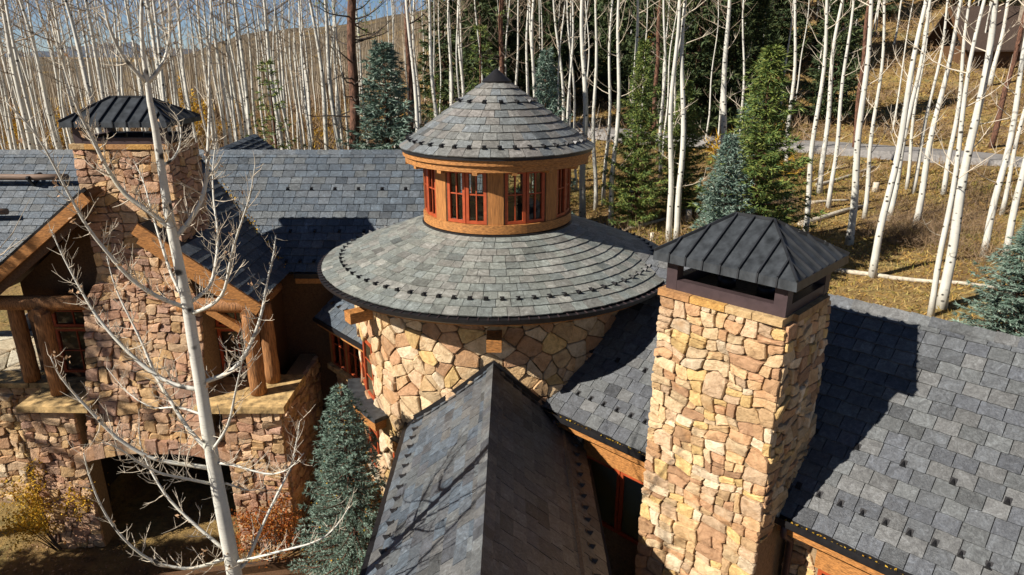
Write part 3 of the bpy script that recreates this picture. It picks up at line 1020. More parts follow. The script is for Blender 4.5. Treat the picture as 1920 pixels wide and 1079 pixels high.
# ============ chimney builder
def chimney(corner, U, D, width, depth, ztop, zbot, pal, size, label, batter=0.0, limit=300, zvis_side=None, cap=None, side='right'):
    """corner: front-left corner (u=0) at top, U along the front to the right, D to the back"""
    U = Vector(U).normalized(); D = Vector(D).normalized()
    c0 = Vector((corner[0], corner[1], 0))
    def P(u, d, z, out=0.0):
        k = batter * (ztop - z)
        return c0 + U * (u + (k if u > width / 2 else -k)) + D * (d - (k if d < depth / 2 else -k)) + Vector((0, 0, z))
    mb = MB()
    v = [P(u, d, z) for z in (zbot, ztop - 0.02) for u, d in ((0.02, 0.02), (width - 0.02, 0.02), (width - 0.02, depth - 0.02), (0.02, depth - 0.02))]
    mb.add(v, [(3, 2, 1, 0), (4, 5, 6, 7), (0, 1, 5, 4), (1, 2, 6, 5), (2, 3, 7, 6), (3, 0, 4, 7)])
    body = H(mb, "chimney", "mortar", label=label)
    Fm = lambda u, v, w: P(u, 0, v) + (U * 0) - D * w if True else None
    def front(u, v, w):
        k = batter * (ztop - v)
        f = u / width
        return c0 + U * (-k + f * (width + 2 * k)) - D * (k + w) + Vector((0, 0, v))
    def right(u, v, w):
        k = batter * (ztop - v)
        f = u / depth
        return c0 + U * (width + k + w) + D * (-k + f * (depth + 2 * k)) + Vector((0, 0, v))
    pcs = stones(front, -0.03, width + 0.03, zbot, ztop - 0.10, size, pal)
    pcs2 = stones(right, 0.0, depth + 0.02, zvis_side or zbot, ztop - 0.10, size, pal)
    emit("stone", "stones", body, pcs + pcs2, "stone", limit)
    # flat cap stones along the rim
    u = -0.05
    while u < width + 0.02:
        l = min(random.uniform(0.3, 0.55), width + 0.05 - u)
        if l < 0.12: break
        m = MB()
        pts = [(u + 0.006, -0.07), (u + l - 0.006, -0.07 + random.uniform(-0.015, 0.015)), (u + l - 0.006, 0.3), (u + 0.006, 0.3)]
        z0, z1 = ztop - 0.10, ztop + random.uniform(-0.012, 0.012)
        vv = [c0 + U * a + D * b + Vector((0, 0, z)) for z in (z0, z1) for a, b in pts]
        c = random.choice([(0.5, 0.27, 0.08), (0.55, 0.31, 0.09), (0.42, 0.22, 0.09), (0.52, 0.36, 0.18)])
        m.add(vv, [(3, 2, 1, 0), (4, 5, 6, 7), (0, 1, 5, 4), (1, 2, 6, 5), (2, 3, 7, 6), (3, 0, 4, 7)], c)
        H(m, "cap_stone", "stone", body)
        u += l
    d = -0.05
    while d < depth:
        l = min(random.uniform(0.3, 0.55), depth + 0.05 - d)
        if l < 0.12: break
        m = MB()
        pts = [(width - 0.25, d + 0.31), (width + 0.06, d + 0.31), (width + 0.06, d + 0.30 + l), (width - 0.25, d + 0.30 + l)]
        if d + 0.3 + l > depth + 0.06: break
        vv = [c0 + U * a + D * b + Vector((0, 0, z)) for z in (ztop - 0.10, ztop) for a, b in pts]
        m.add(vv, [(3, 2, 1, 0), (4, 5, 6, 7), (0, 1, 5, 4), (1, 2, 6, 5), (2, 3, 7, 6), (3, 0, 4, 7)], (0.42, 0.26, 0.12))
        H(m, "cap_stone", "stone", body)
        d += l
    # metal cap: curb frame, posts, hipped standing seam hood
    zf, zo, ze, zr = cap   # frame top, hood eave bottom, hood eave top, ridge
    e = 0.0
    capo = MB()
    def fb(m, a0, a1, d0, d1, z0, z1):
        vv = [c0 + U * a + D * b + Vector((0, 0, z)) for z in (z0, z1) for a, b in ((a0, d0), (a1, d0), (a1, d1), (a0, d1))]
        m.add(vv, [(3, 2, 1, 0), (4, 5, 6, 7), (0, 1, 5, 4), (1, 2, 6, 5), (2, 3, 7, 6), (3, 0, 4, 7)])
    i0, i1, j0, j1 = 0.03, width - 0.03, 0.03, depth - 0.03
    tw = 0.13
    fb(capo, i0, i1, j0, j0 + tw, ztop - 0.005, zf); fb(capo, i0, i1, j1 - tw, j1, ztop - 0.005, zf)
    fb(capo, i0, i0 + tw, j0 + tw, j1 - tw, ztop - 0.005, zf); fb(capo, i1 - tw, i1, j0 + tw, j1 - tw, ztop - 0.005, zf)
    cobj = H(capo, "chimney_cap", "brown_metal")
    m = MB(); fb(m, i0 + tw, i1 - tw, j0 + tw, j1 - tw, ztop - 0.1, ztop - 0.03); H(m, "flue_top", "mortar", cobj)
    for fu in (0.33, 0.66):
        m = MB(); cc = c0 + U * (width * fu) + D * (depth * 0.5)
        m.tube([cc + Vector((0, 0, ztop - 0.05)), cc + Vector((0, 0, ztop + 0.16))], [0.13, 0.13], 14); H(m, "flue_pipe", "dark_metal", cobj)
    pw = 0.17
    for a in (i0 - 0.004, i1 - pw + 0.004):
        for b in (j0 - 0.004, j1 - pw + 0.004):
            m = MB(); fb(m, a, a + pw, b, b + pw, ztop + 0.0, zo + 0.03); H(m, "post", "brown_metal", cobj)
    # hood
    ov = 0.13
    a0, a1, b0, b1 = -ov, width + ov, -ov, depth + ov
    hl = (b1 - b0) * 0.5 * 0.86
    ra, rb, rm = a0 + hl, a1 - hl, (b0 + b1) / 2
    G = lambda a, b, z: c0 + U * a + D * b + Vector((0, 0, z))
    q = [G(a0, b0, zo), G(a1, b0, zo), G(a1, b1, zo), G(a0, b1, zo), G(a0 + 0.01, b0 + 0.01, ze), G(a1 - 0.01, b0 + 0.01, ze), G(a1 - 0.01, b1 - 0.01, ze), G(a0 + 0.01, b1 - 0.01, ze), G(ra, rm, zr), G(rb, rm, zr)]
    m = MB()
    m.add(q, [(0, 1, 5, 4), (1, 2, 6, 5), (2, 3, 7, 6), (3, 0, 4, 7), (4, 5, 9, 8), (5, 6, 9), (6, 7, 8, 9), (7, 4, 8)])
    # underside, set in
    m.add([G(a0 + 0.02, b0 + 0.02, zo + 0.03), G(a1 - 0.02, b0 + 0.02, zo + 0.03), G(a1 - 0.02, b1 - 0.02, zo + 0.03), G(a0 + 0.02, b1 - 0.02, zo + 0.03)], [(3, 2, 1, 0)])
    H(m, "hood", "cap_metal", cobj)
    # seams
    def seam(p, r, pe=None):
        m = MB()
        up = Vector((0, 0, 0.018))
        m.bar(p + up, r + up, 0.022, 0.04)
        if pe is not None: m.bar(pe, p + up, 0.022, 0.03, D)
        H(m, "seam", "cap_seam", cobj)
    nse = max(5, int(round((a1 - a0) / 0.27)))
    for i in range(1, nse):
        a = a0 + (a1 - a0) * i / nse
        if a < ra: f = (a - a0) / (ra - a0)
        elif a > rb: f = (a1 - a) / (a1 - rb)
        else: f = 1.0
        for bb in (b0, b1):
            sgn = 0.01 if bb == b0 else -0.01
            top = G(a, bb + (rm - bb) * f, ze + (zr - ze) * f)
            seam(G(a, bb + sgn, ze), top, G(a, bb - sgn * 0.2, zo + 0.005))
    nsd = max(4, int(round((b1 - b0) / 0.27)))
    for i in range(1, nsd):
        b = b0 + (b1 - b0) * i / nsd
        f = 1 - abs(b - rm) / (b1 - rm)
        for aa, rr in ((a0, ra), (a1, rb)):
            seam(G(aa + (0.01 if aa == a0 else -0.01), b, ze), G(aa + (rr - aa) * f, b, ze + (zr - ze) * f), None)
    for (p, r) in ((q[4], q[8]), (q[5], q[9]), (q[6], q[9]), (q[7], q[8]), (q[8], q[9])):
        seam(p, r)
    return body

# left chimney over the gable
LCX0, LCX1, LCY, LCD = -8.98, -7.06, 14.15, 1.35
chimney((LCX0, LCY), (1, 0, 0), (0, 1, 0), LCX1 - LCX0, LCD, 9.28, 6.0, PAL_RED, 0.27,
        "tan fieldstone chimney behind the bare aspen with hipped metal cap", limit=220, zvis_side=6.8, cap=(9.40, 9.62, 9.72, 10.16))
# breast below it: wider, battered, down to the lower arch
def breast(u, v, w):
    # u across (0..1 scaled width), v = z
    f = sstep(6.6, 5.7, v)
    xl = LCX0 - 0.42 * f; xr = LCX1 + 0.25 * f
    y = 14.12 - 0.95 * sstep(6.5, 2.0, v)
    return Vector((xl + (xr - xl) * (u / 2.4), y - w, v))
mb = MB()
zs = [2.75, 3.2, 3.8, 4.6, 5.2, 5.7, 6.0, 6.3, 6.6, 7.0]
V = []
for z in zs:
    a = breast(0.0, z, -0.02); b = breast(2.4, z, -0.02)
    V += [a, b, Vector((b.x, 14.9, z)), Vector((a.x, 14.9, z))]
Fc = [(3, 2, 1, 0)]
for i in range(len(zs) - 1):
    for j in range(4):
        Fc.append((i * 4 + j, i * 4 + (j + 1) % 4, (i + 1) * 4 + (j + 1) % 4, (i + 1) * 4 + j))
mb.add(V, Fc)
br_o = H(mb, "chimney_breast", "mortar")
emit("stone", "stones", br_o, stones(breast, 0, 2.4, 2.75, 6.3, 0.24, PAL_RED, depth=0.07, tilt=0.14), "stone", 300)
# base walls with sills at both sides of the breast, arch piers
def stone_wall(name, x0, x1, y, z0, z1, pal, size, limit, thick=0.5, keep=None, label=None):
    mb = MB(); mb.box((x0 + 0.01, y + 0.02, z0), (x1 - 0.01, y + thick, z1 - 0.01)); w = H(mb, name, "mortar", label=label)
    emit("stone", "stones", w, stones(wallmap((x0, y, 0), (1, 0, 0), (0, -1, 0)), 0, x1 - x0, z0, z1, size, pal, depth=0.06, tilt=0.12, keep=keep), "stone", limit)
    return w
stone_wall("base_wall", -6.35, -5.05, 13.25, 0.0, 3.66, PAL_RED, 0.26, 140)
stone_wall("base_wall", -10.8, -9.6, 13.3, 0.0, 3.66, PAL_RED, 0.26, 140)
# wide flat arch over the dark porch below the breast
ARX0, ARX1 = -9.75, -6.2
def arch_z(x):
    f = (x - (ARX0 + ARX1) / 2) / ((ARX1 - ARX0) / 2)
    return 2.12 + 0.5 * math.sqrt(max(0.0, 1 - f * f * 0.96))
mb = MB(); mb.box((ARX0 - 0.1, 13.5, 2.75), (ARX1 + 0.1, 14.9, 2.95)); ar = H(mb, "arch_lintel", "mortar")
na = 15
for i in range(na):
    x0 = ARX0 + (ARX1 - ARX0) * i / na + 0.008; x1 = ARX0 + (ARX1 - ARX0) * (i + 1) / na - 0.008
    hh = random.uniform(0.26, 0.36)
    y0 = 13.16 + random.uniform(-0.03, 0.03)
    pts = [(x0, arch_z(x0)), (x1, arch_z(x1)), (x1 + 0.01, arch_z(x1) + hh), (x0 - 0.01, arch_z(x0) + hh)]
    v = [Vector((x, y, z)) for y in (y0, 13.75) for x, z in pts]
    c = random.choice(PAL_RED)
    m = MB(); m.add(v, [(3, 2, 1, 0), (4, 5, 6, 7), (0, 1, 5, 4), (1, 2, 6, 5), (2, 3, 7, 6), (3, 0, 4, 7)], c)
    H(m, "arch_stone", "stone", ar)
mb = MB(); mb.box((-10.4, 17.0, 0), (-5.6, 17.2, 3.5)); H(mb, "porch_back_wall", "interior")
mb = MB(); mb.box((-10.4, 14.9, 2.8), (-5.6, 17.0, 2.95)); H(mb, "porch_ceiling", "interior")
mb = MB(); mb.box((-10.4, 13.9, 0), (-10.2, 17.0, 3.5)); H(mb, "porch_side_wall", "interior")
# sill slabs
def sill(name, pts, z0, z1, mat="flagstone"):
    m = MB(); n = len(pts)
    v = [Vector((x, y, z0)) for x, y in pts] + [Vector((x + random.uniform(-.015, .015), y + random.uniform(-.015, .015), z1)) for x, y in pts]
    m.add(v, [tuple(reversed(range(n))), tuple(range(n, 2 * n))] + [(i, (i + 1) % n, (i + 1) % n + n, i + n) for i in range(n)])
    return H(m, name, mat)
simple("sill_stone", (0.42, 0.28, 0.12), 0.9, 0.75, 5, 0.9, 0.03, detail=9)
sill("sill_slab", [(-6.9, 13.1), (-6.0, 13.08), (-6.0, 14.6), (-6.9, 14.6)], 3.66, 3.80, "sill_stone")
sill("sill_slab", [(-5.99, 13.1), (-4.92, 13.1), (-4.92, 14.7), (-5.99, 14.7)], 3.66, 3.81, "sill_stone")
sill("sill_slab", [(-10.75, 13.15), (-9.2, 13.12), (-9.2, 14.6), (-10.75, 14.6)], 3.66, 3.80, "sill_stone")
# right return of the base wall
mb = MB(); mb.box((-5.5, 13.35, 0), (-5.09, 16.3, 3.65)); rw = H(mb, "base_wall", "mortar")
emit("stone", "stones", rw, stones(wallmap((-5.08, 13.3, 0), (0, 1, 0), (1, 0, 0)), 0, 2.9, 0, 3.65, 0.26, PAL_RED, depth=0.06), "stone", 60)
# terrace wall at far left
stone_wall("terrace_wall", -16.0, -10.62, 14.2, 0.0, 3.78, PAL_TAN, 0.27, 120, label="low tan stone terrace wall lit by the sun")
x = -16.0
while x < -10.7:
    l = random.uniform(0.6, 1.0)
    sill("terrace_cap_stone", [(x + 0.01, 14.06), (min(x + l, -10.55) - 0.01, 14.06), (min(x + l, -10.55) - 0.01, 14.72), (x + 0.01, 14.72)], 3.78, 3.90, "sill_stone")
    x += l
# flagstone patio
pm = lambda u, v, w: Vector((-16 + u, 14.75 + v, 3.74 + w))
mb = MB(); mb.box((-16.0, 14.72, 3.3), (-11.2, 17.6, 3.735)); patio = mb.build("patio", "mortar")
tag(patio, "pale flagstone patio beside the log posts", "patio", kind="structure")
for p in stones(pm, 0, 4.8, 0, 2.8, 0.7, [(0.48, 0.42, 0.30), (0.55, 0.47, 0.33), (0.42, 0.35, 0.24), (0.5, 0.46, 0.36)], gap=0.012, depth=0.03, tilt=0.004, voronoi=True):
    m = MB(); m.add(*p); m.build("paving_stone", "stone", patio)

# ============ turret
# drum core
mb = MB()
prof = [(RD - 0.25, 0.0), (RD - 0.03, 0.0), (RD - 0.03, 6.6), (RD - 0.25, 6.6)]
mb.lathe(prof, AX, 96)
drum = H(mb, "turret_wall", "mortar", label="round turret wall of tan fieldstone")
def cyl(u, v, w):
    a = u / RD
    return Vector((AX.x + (RD + w) * math.sin(a), AX.y - (RD + w) * math.cos(a), v))
# openings on the drum: (a0,a1,z0,z1) in degrees
OPEN = [(-76, -55, 3.98, 5.3), (-76, -55, 2.2, 3.62), (-44, -25, 1.6, 3.2)]
def keep_drum(u, v):
    a = math.degrees(u / RD)
    for a0, a1, z0, z1 in OPEN:
        if a0 - 1 < a < a1 + 1 and z0 - 0.02 < v < z1 + 0.02: return False
    return True
emit("stone", "stones", drum, stones(cyl, R(-115) * RD, R(80) * RD, 0.6, 6.5, 0.31, PAL_TAN, depth=0.045, keep=keep_drum, aspect=1.15, voronoi=True), "stone", 300)
def arcbox(name, a0, a1, r0, r1, z0, z1, mat, parent=None, n=14, c=AX):
    mb = MB(); mb.lathe([(r0, z0), (r1, z0), (r1, z1), (r0, z1)], c, n, R(a0), R(a1)); return H(mb, name, mat, parent)
for a0, a1, z0, z1 in OPEN:
    nwin = 2 if a1 - a0 > 20 else 2
    for i in range(nwin):
        b0 = a0 + (a1 - a0) * i / nwin; b1 = a0 + (a1 - a0) * (i + 1) / nwin
        pa = Vector((AX.x + (RD - 0.03) * math.sin(R(b0)), AX.y - (RD - 0.03) * math.cos(R(b0)), z0 + 0.02))
        pb = Vector((AX.x + (RD - 0.03) * math.sin(R(b1)), AX.y - (RD - 0.03) * math.cos(R(b1)), z0 + 0.02))
        mdir = Vector((math.sin(R((b0 + b1) / 2)), -math.cos(R((b0 + b1) / 2)), 0))
        window(pa, pb - pa, (0, 0, 1), (pb - pa).length - 0.01, z1 - z0 - 0.04, 1, 3, mdir, fr=0.05, depth=0.05)
# bow sill with timber apron between the two storeys
arcbox("window_sill", -80, -45, RD - 0.02, RD + 0.36, 3.86, 3.95, "cap_metal")
arcbox("sill_apron", -79, -46, RD + 0.03, RD + 0.32, 3.64, 3.855, "timber")
arcbox("lintel_beam", -41, -20, RD + 0.0, RD + 0.13, 3.22, 3.50, "timber")
arcbox("lintel_cap", -41.5, -19.5, RD + 0.0, RD + 0.17, 3.503, 3.53, "cap_metal")
# curved window box
pb_ = arcbox("planter_box", -82, -44, RD + 0.52, RD + 0.58, 1.55, 2.05, "timber", n=18)
arcbox("planter_side", -82, -81, RD, RD + 0.518, 1.55, 2.04, "timber", pb_, n=1)
arcbox("planter_side", -45, -44, RD, RD + 0.518, 1.55, 2.04, "timber", pb_, n=1)
for a in (-70, -57):
    arcbox("divider", a - 0.5, a + 0.5, RD, RD + 0.518, 1.6, 2.0, "timber", pb_, n=1)
arcbox("planter_floor", -81.8, -44.2, RD, RD + 0.515, 1.56, 1.62, "timber_dark", pb_, n=18)
arcbox("planter_rim", -82, -44, RD, RD + 0.07, 2.0, 2.2, "flagstone", pb_, n=18)

# beam ends under the big eave
for a in (-52, 0):
    mb = MB()
    M = Matrix.Translation((AX.x, AX.y, 0)) @ Matrix.Rotation(R(a), 4, 'Z')
    mb.box((-0.135, -3.70, 6.0), (0.135, -2.9, 6.22), M)
    H(mb, "beam_end", "timber")

# lower cone
RC, ZC, RT, ZT = 3.80, 6.73, 1.60, 7.57
csl = math.hypot(RC - RT, ZT - ZC)
cr, cz_ = (RT - RC) / csl, (ZT - ZC) / csl
def cone_map(rb, zb, dr, dz):
    def f(a, t, w):
        r = rb + dr * t + dz * w
        return Vector((AX.x + r * math.sin(a), AX.y - r * math.cos(a), zb + dz * t - dr * w))
    return f
m_cone = cone_map(RC, ZC, cr, cz_)
mb = MB()
mb.lathe([(RC - 0.02, ZC - 0.09), (RC - 0.02, ZC - 0.005), (RT - 0.12, ZT + 0.03), (RT - 0.12, ZT - 0.1)], AX, 120)
cone = H(mb, "lower_cone_roof", "underlay", label="wide grey-green slate cone ringing the turret lantern")
def cone_slates(mapf, rb, dr, L, courses, width, pal, t_end=None, keep=None):
    out = []
    ex_ = L / courses
    for c in range(courses):
        t0 = c * ex_ - (0.03 if c == 0 else 0); t1 = (c + 1) * ex_ + 0.04
        r = rb + dr * t0
        n = max(10, int(round(2 * math.pi * r / width)))
        a = random.uniform(0, 6.28)
        cuts = [a]
        ws = [random.uniform(0.72, 1.28) for _ in range(n)]
        tot = sum(ws)
        for w in ws:
            cuts.append(cuts[-1] + w / tot * 2 * math.pi)
        for i in range(n):
            g = 0.008 / r
            if keep and not keep(mapf((cuts[i] + cuts[i + 1]) / 2, t0 + ex_ / 2, 0)): continue
            out.append(slate(mapf, cuts[i] + g / 2, cuts[i + 1] - g / 2, t0 + random.uniform(-0.005, 0.005), t1, slate_tint(pal), rag=0.006))
    return out
nrm = Vector((0.698, 0.716, 0))
def right_roof_z(p):
    q = 0.698 * p.x + 0.716 * p.y
    return 7.05 - abs(q - 11.77) * 0.833
emit("slate", "slates", cone, fix(cone_slates(m_cone, RC, cr, csl, 11, 0.27, PAL_CONE,
     keep=lambda p: not (right_roof_z(p) > p.z + 0.15 and p.x > 1.0))), "slate", 330)
for i in range(74):
    a = -math.pi + 2 * math.pi * (i + 0.5) / 74
    p = m_cone(a, csl / 11 * 2, 0)
    if right_roof_z(p) > p.z and p.x > 1: continue
    guard(cone, m_cone, a, csl / 11 * 2 - 0.03, 0.01)
# eave: gutter, timber fascia, soffit
mb = MB(); mb.lathe([(RC + 0.02, ZC - 0.03), (RC + 0.13, ZC - 0.03), (RC + 0.12, ZC - 0.10), (RC + 0.07, ZC - 0.14), (RC + 0.02, ZC - 0.14)], AX, 120); gut = H(mb, "round_gutter", "dark_metal")
for i in range(70):
    a = -math.pi / 2 + math.pi * i / 69
    m = MB(); r0, r1 = RC + 0.0, RC + 0.136
    p = lambda r, z, aa: Vector((AX.x + r * math.sin(aa), AX.y - r * math.cos(aa), z))
    m.bar(p(r0, ZC - 0.020, a), p(r1, ZC - 0.024, a), 0.015, 0.012)
    H(m, "gutter_strap", "brown_metal", gut)
arcbox("eave_fascia", 0, 360, RC - 0.10, RC - 0.022, ZC - 0.20, ZC - 0.095, "timber", n=120)
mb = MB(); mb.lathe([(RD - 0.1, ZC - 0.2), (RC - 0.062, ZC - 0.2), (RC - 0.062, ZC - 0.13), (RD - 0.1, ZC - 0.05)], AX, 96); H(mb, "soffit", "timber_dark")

# lantern
LR = 1.56
zb0, zb1 = 7.58, 7.80
mb = MB(); mb.lathe([(LR - 0.05, 7.45), (LR + 0.09, 7.45), (LR + 0.09, 7.60), (LR - 0.05, 7.62)], AX, 80); H(mb, "base_flashing", "dark_metal")
arcbox("lantern_sill", 0, 360, LR - 0.14, LR + 0.06, 7.621, 7.80, "timber", n=80)
LZ0, LZ1 = 7.80, 8.87
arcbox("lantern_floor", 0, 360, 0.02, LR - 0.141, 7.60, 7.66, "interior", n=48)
arcbox("lantern_head", 0, 360, LR - 0.15, LR + 0.02, LZ1, 9.0, "timber", n=80)
for i in range(8):
    a = 45 * i
    arcbox("lantern_post", a - 5.6, a + 5.6, LR - 0.13, LR + 0.035, LZ0, LZ1, "timber_upright", n=3)
    for k, (b0, b1) in enumerate(((a + 6.6, a + 22.2), (a + 22.8, a + 38.4))):
        pa = AX + Vector((LR * math.sin(R(b0)), -LR * math.cos(R(b0)), LZ0 + 0.01))
        pb = AX + Vector((LR * math.sin(R(b1)), -LR * math.cos(R(b1)), LZ0 + 0.01))
        md = Vector((math.sin(R((b0 + b1) / 2)), -math.cos(R((b0 + b1) / 2)), 0))
        window(pa - md * 0.06, pb - pa, (0, 0, 1), (pb - pa).length, LZ1 - LZ0 - 0.015, 2, 2, md, fr=0.06, depth=0.075, mid=0.56)
    arcbox("jamb_strip", a + 5.7, a + 6.5, LR - 0.09, LR + 0.02, LZ0, LZ1, "timber_dark", n=1)
    arcbox("jamb_strip", a + 38.5, a + 39.3, LR - 0.09, LR + 0.02, LZ0, LZ1, "timber_dark", n=1)
# upper cone
RU, ZU, ZA = 2.03, 9.20, 10.66
usl = math.hypot(RU, ZA - ZU)
ur, uz_ = -RU / usl, (ZA - ZU) / usl
m_up = cone_map(RU, ZU, ur, uz_)
mb = MB()
mb.lathe([(RU - 0.02, ZU - 0.06), (RU - 0.02, ZU - 0.006), (0.02, ZA - 0.02), (0.02, ZA - 0.15)], AX, 80)
ucone = H(mb, "upper_cone_roof", "underlay", label="steep slate cone topping the turret lantern")
emit("slate", "slates", ucone, fix(cone_slates(m_up, RU, ur, usl * 0.87, 10, 0.28, PAL_CAP)), "slate", 300)
mb = MB(); mb.lathe([(0.30, ZA - 0.30 * uz_ / -ur + 0.05 - 0.03), (0.31, ZA - 0.30 * uz_ / -ur + 0.05), (0.015, ZA + 0.075), (0.01, ZA + 0.02)], AX, 40); H(mb, "peak_cap", "dark_metal")
for i in range(40):
    guard(ucone, m_up, 2 * math.pi * (i + 0.3) / 40, usl * 0.087 * 1 - 0.02, 0.01)
for i in range(15):
    guard(ucone, m_up, 2 * math.pi * (i + 0.3) / 15, usl * 0.087 * 7 - 0.02, 0.01)
arcbox("drip_edge", 0, 360, RU - 0.10, RU + 0.01, ZU - 0.07, ZU - 0.012, "dark_metal", n=80)
arcbox("fascia_upper", 0, 360, RU - 0.13, RU - 0.025, ZU - 0.17, ZU - 0.072, "timber", n=80)
arcbox("fascia_lower", 0, 360, RU - 0.17, RU - 0.075, ZU - 0.30, ZU - 0.172, "timber", n=80)
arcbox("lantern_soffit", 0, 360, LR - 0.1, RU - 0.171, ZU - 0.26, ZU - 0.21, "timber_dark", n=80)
for i in range(16):
    a = 22.5 * i + 11
    mb = MB(); M = Matrix.Translation((AX.x, AX.y, 0)) @ Matrix.Rotation(R(a), 4, 'Z')
    mb.box((-0.05, -1.95, 8.84), (0.05, -1.5, 8.93), M); H(mb, "rafter_tail", "timber")

# small shed roof and window bay tucked under the cone at left
bA, bB = Vector((-4.75, 15.45, 5.0)), Vector((-3.1, 13.6, 5.0))
bd = (bB - bA).normalized(); bn = Vector((-bd.y, bd.x, 0))
if bn.y < 0: bn = -bn
m_bay = planar(bA, bd, bn * 0.8 + Vector((0, 0, 0.6)))
bay = deck(m_bay, [(0, 0), (2.48, 0), (2.48, 1.9), (0, 1.9)], 0.1, "bay_roof", "underlay")
emit("slate", "slates", bay, fix(lay_slates(m_bay, 0, 2.48, 1.9, 9, PAL_BLUE, 0.28)), "slate", 100)
for i in range(7):
    guard(bay, m_bay, 0.2 + i * 0.33, 0.44)
mb = MB(); mb.bar(bA + Vector((0, 0, -0.05)) - bn * 0.05, bB + Vector((0, 0, -0.05)) - bn * 0.05, 0.09, 0.09); H(mb, "gutter", "dark_metal")
mb = MB(); mb.bar(bA + Vector((0, 0, -0.16)) + bn * 0.03, bB + Vector((0, 0, -0.16)) + bn * 0.03, 0.05, 0.13); H(mb, "fascia_board", "timber")
bw = bA + bn * 0.35
mb = MB(); M = Matrix((bd, bn, Vector((0, 0, 1)))).transposed().to_4x4(); M.translation = Vector((bw.x, bw.y, 0))
mb.box((0, 0.06, 0), (2.4, 0.26, 3.55), M); bwall = H(mb, "bay_wall", "mortar")
emit("stone", "stones", bwall, stones(wallmap((bw.x + bn.x * 0.06, bw.y + bn.y * 0.06, 0), bd, -bn), 0, 2.4, 0, 3.5, 0.3, PAL_TAN), "stone", 60)
mb = MB(); mb.box((-0.05, -0.16, 3.55), (2.4, 0.24, 3.68), M); H(mb, "bay_sill", "sill_stone")
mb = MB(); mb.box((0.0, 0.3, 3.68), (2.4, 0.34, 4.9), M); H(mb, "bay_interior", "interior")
for i in range(3):
    window(bw + bd * (0.12 + i * 0.76) + Vector((0, 0, 3.70 - 5.0)), bd, (0, 0, 1), 0.66, 1.16, 2, 2, -bn, fr=0.05)
    mb = MB(); mb.box((0.0 + i * 0.76, -0.06, 3.682), (0.11 + i * 0.76, 0.1, 4.88), M); H(mb, "bay_post", "timber_upright")

# ============ right wing roof
d_r = Vector((0.716, -0.698, 0)); n_r = Vector((0.698, 0.716, 0))
E0 = Vector((0.62, 11.73, 4.6))
run, rise = 2.94, 2.45
tv = n_r * run + Vector((0, 0, rise)); rL = tv.length
m_r = planar(E0, d_r, tv)
# chimney footprint
CW, CDp = 1.82, 1.5
c_left = Vector((2.20, 9.40)); c_right = c_left + Vector((d_r.x, d_r.y)) * CW
def in_foot(p, g=0.0):
    q = Vector((p.x - c_left.x, p.y - c_left.y))
    u = q.dot(Vector((d_r.x, d_r.y))); v = q.dot(Vector((n_r.x, n_r.y)))
    return -0.05 - g < u < CW + 0.05 + g and -0.4 < v < CDp + g
right_roof = deck(m_r, [(-0.6, 0), (11, 0), (11, rL), (-1.4, rL), (-2.2, 1.2)], 0.14, "right_wing_roof", "underlay")
def fore_z(p): return 5.5 - abs(p.x + 0.35) * (0.888 if p.x < -0.35 else 0.988)
def keep_r(p):
    if in_drum(p, 2.95): return False
    if in_foot(p, -0.12): return False
    if p.x < 1.3 and fore_z(p) > p.z + 0.12 and p.y < 12.5: return False
    r = math.hypot(p.x - AX.x, p.y - AX.y)
    if r < 3.5 and p.z > 6.2 and p.z < ZC + (RC - r) * 0.382 - 0.05: return False
    return True
emit("slate", "slates", right_roof, fix(lay_slates(m_r, -2.2, 11, rL, 17, PAL_GREY, 0.30, keep_r, wj=0.09)), "slate", 420)
ridge_caps(right_roof, E0 + d_r * 0.55 + tv, E0 + d_r * 11 + tv, -n_r * 0.77 - Vector((0, 0, 0.64)), n_r * 0.77 - Vector((0, 0, 0.64)), PAL_GREY, 0.29, 0.17)
m_rb = planar(E0 + n_r * (2 * run), d_r, -n_r * run + Vector((0, 0, rise)))
deck(m_rb, [(-1.5, 0), (11, 0), (11, rL - 0.03), (-1.5, rL - 0.03)], 0.14, "rear_roof_slope", "shingle_brown")
rex = rL / 17
for i in range(34):
    s = 0.55 + i * 0.30
    if keep_r(m_r(s, 2.2 * rex, 0)) and not in_foot(m_r(s, 2.2 * rex, 0), 0.1):
        guard(right_roof, m_r, s, 2 * rex + 0.0)
for i in range(14):
    s = 0.3 + i * 0.62
    for row in (6,):
        if keep_r(m_r(s, row * rex, 0)) and not in_foot(m_r(s, row * rex, 0), 0.1):
            guard(right_roof, m_r, s, row * rex + 0.0)
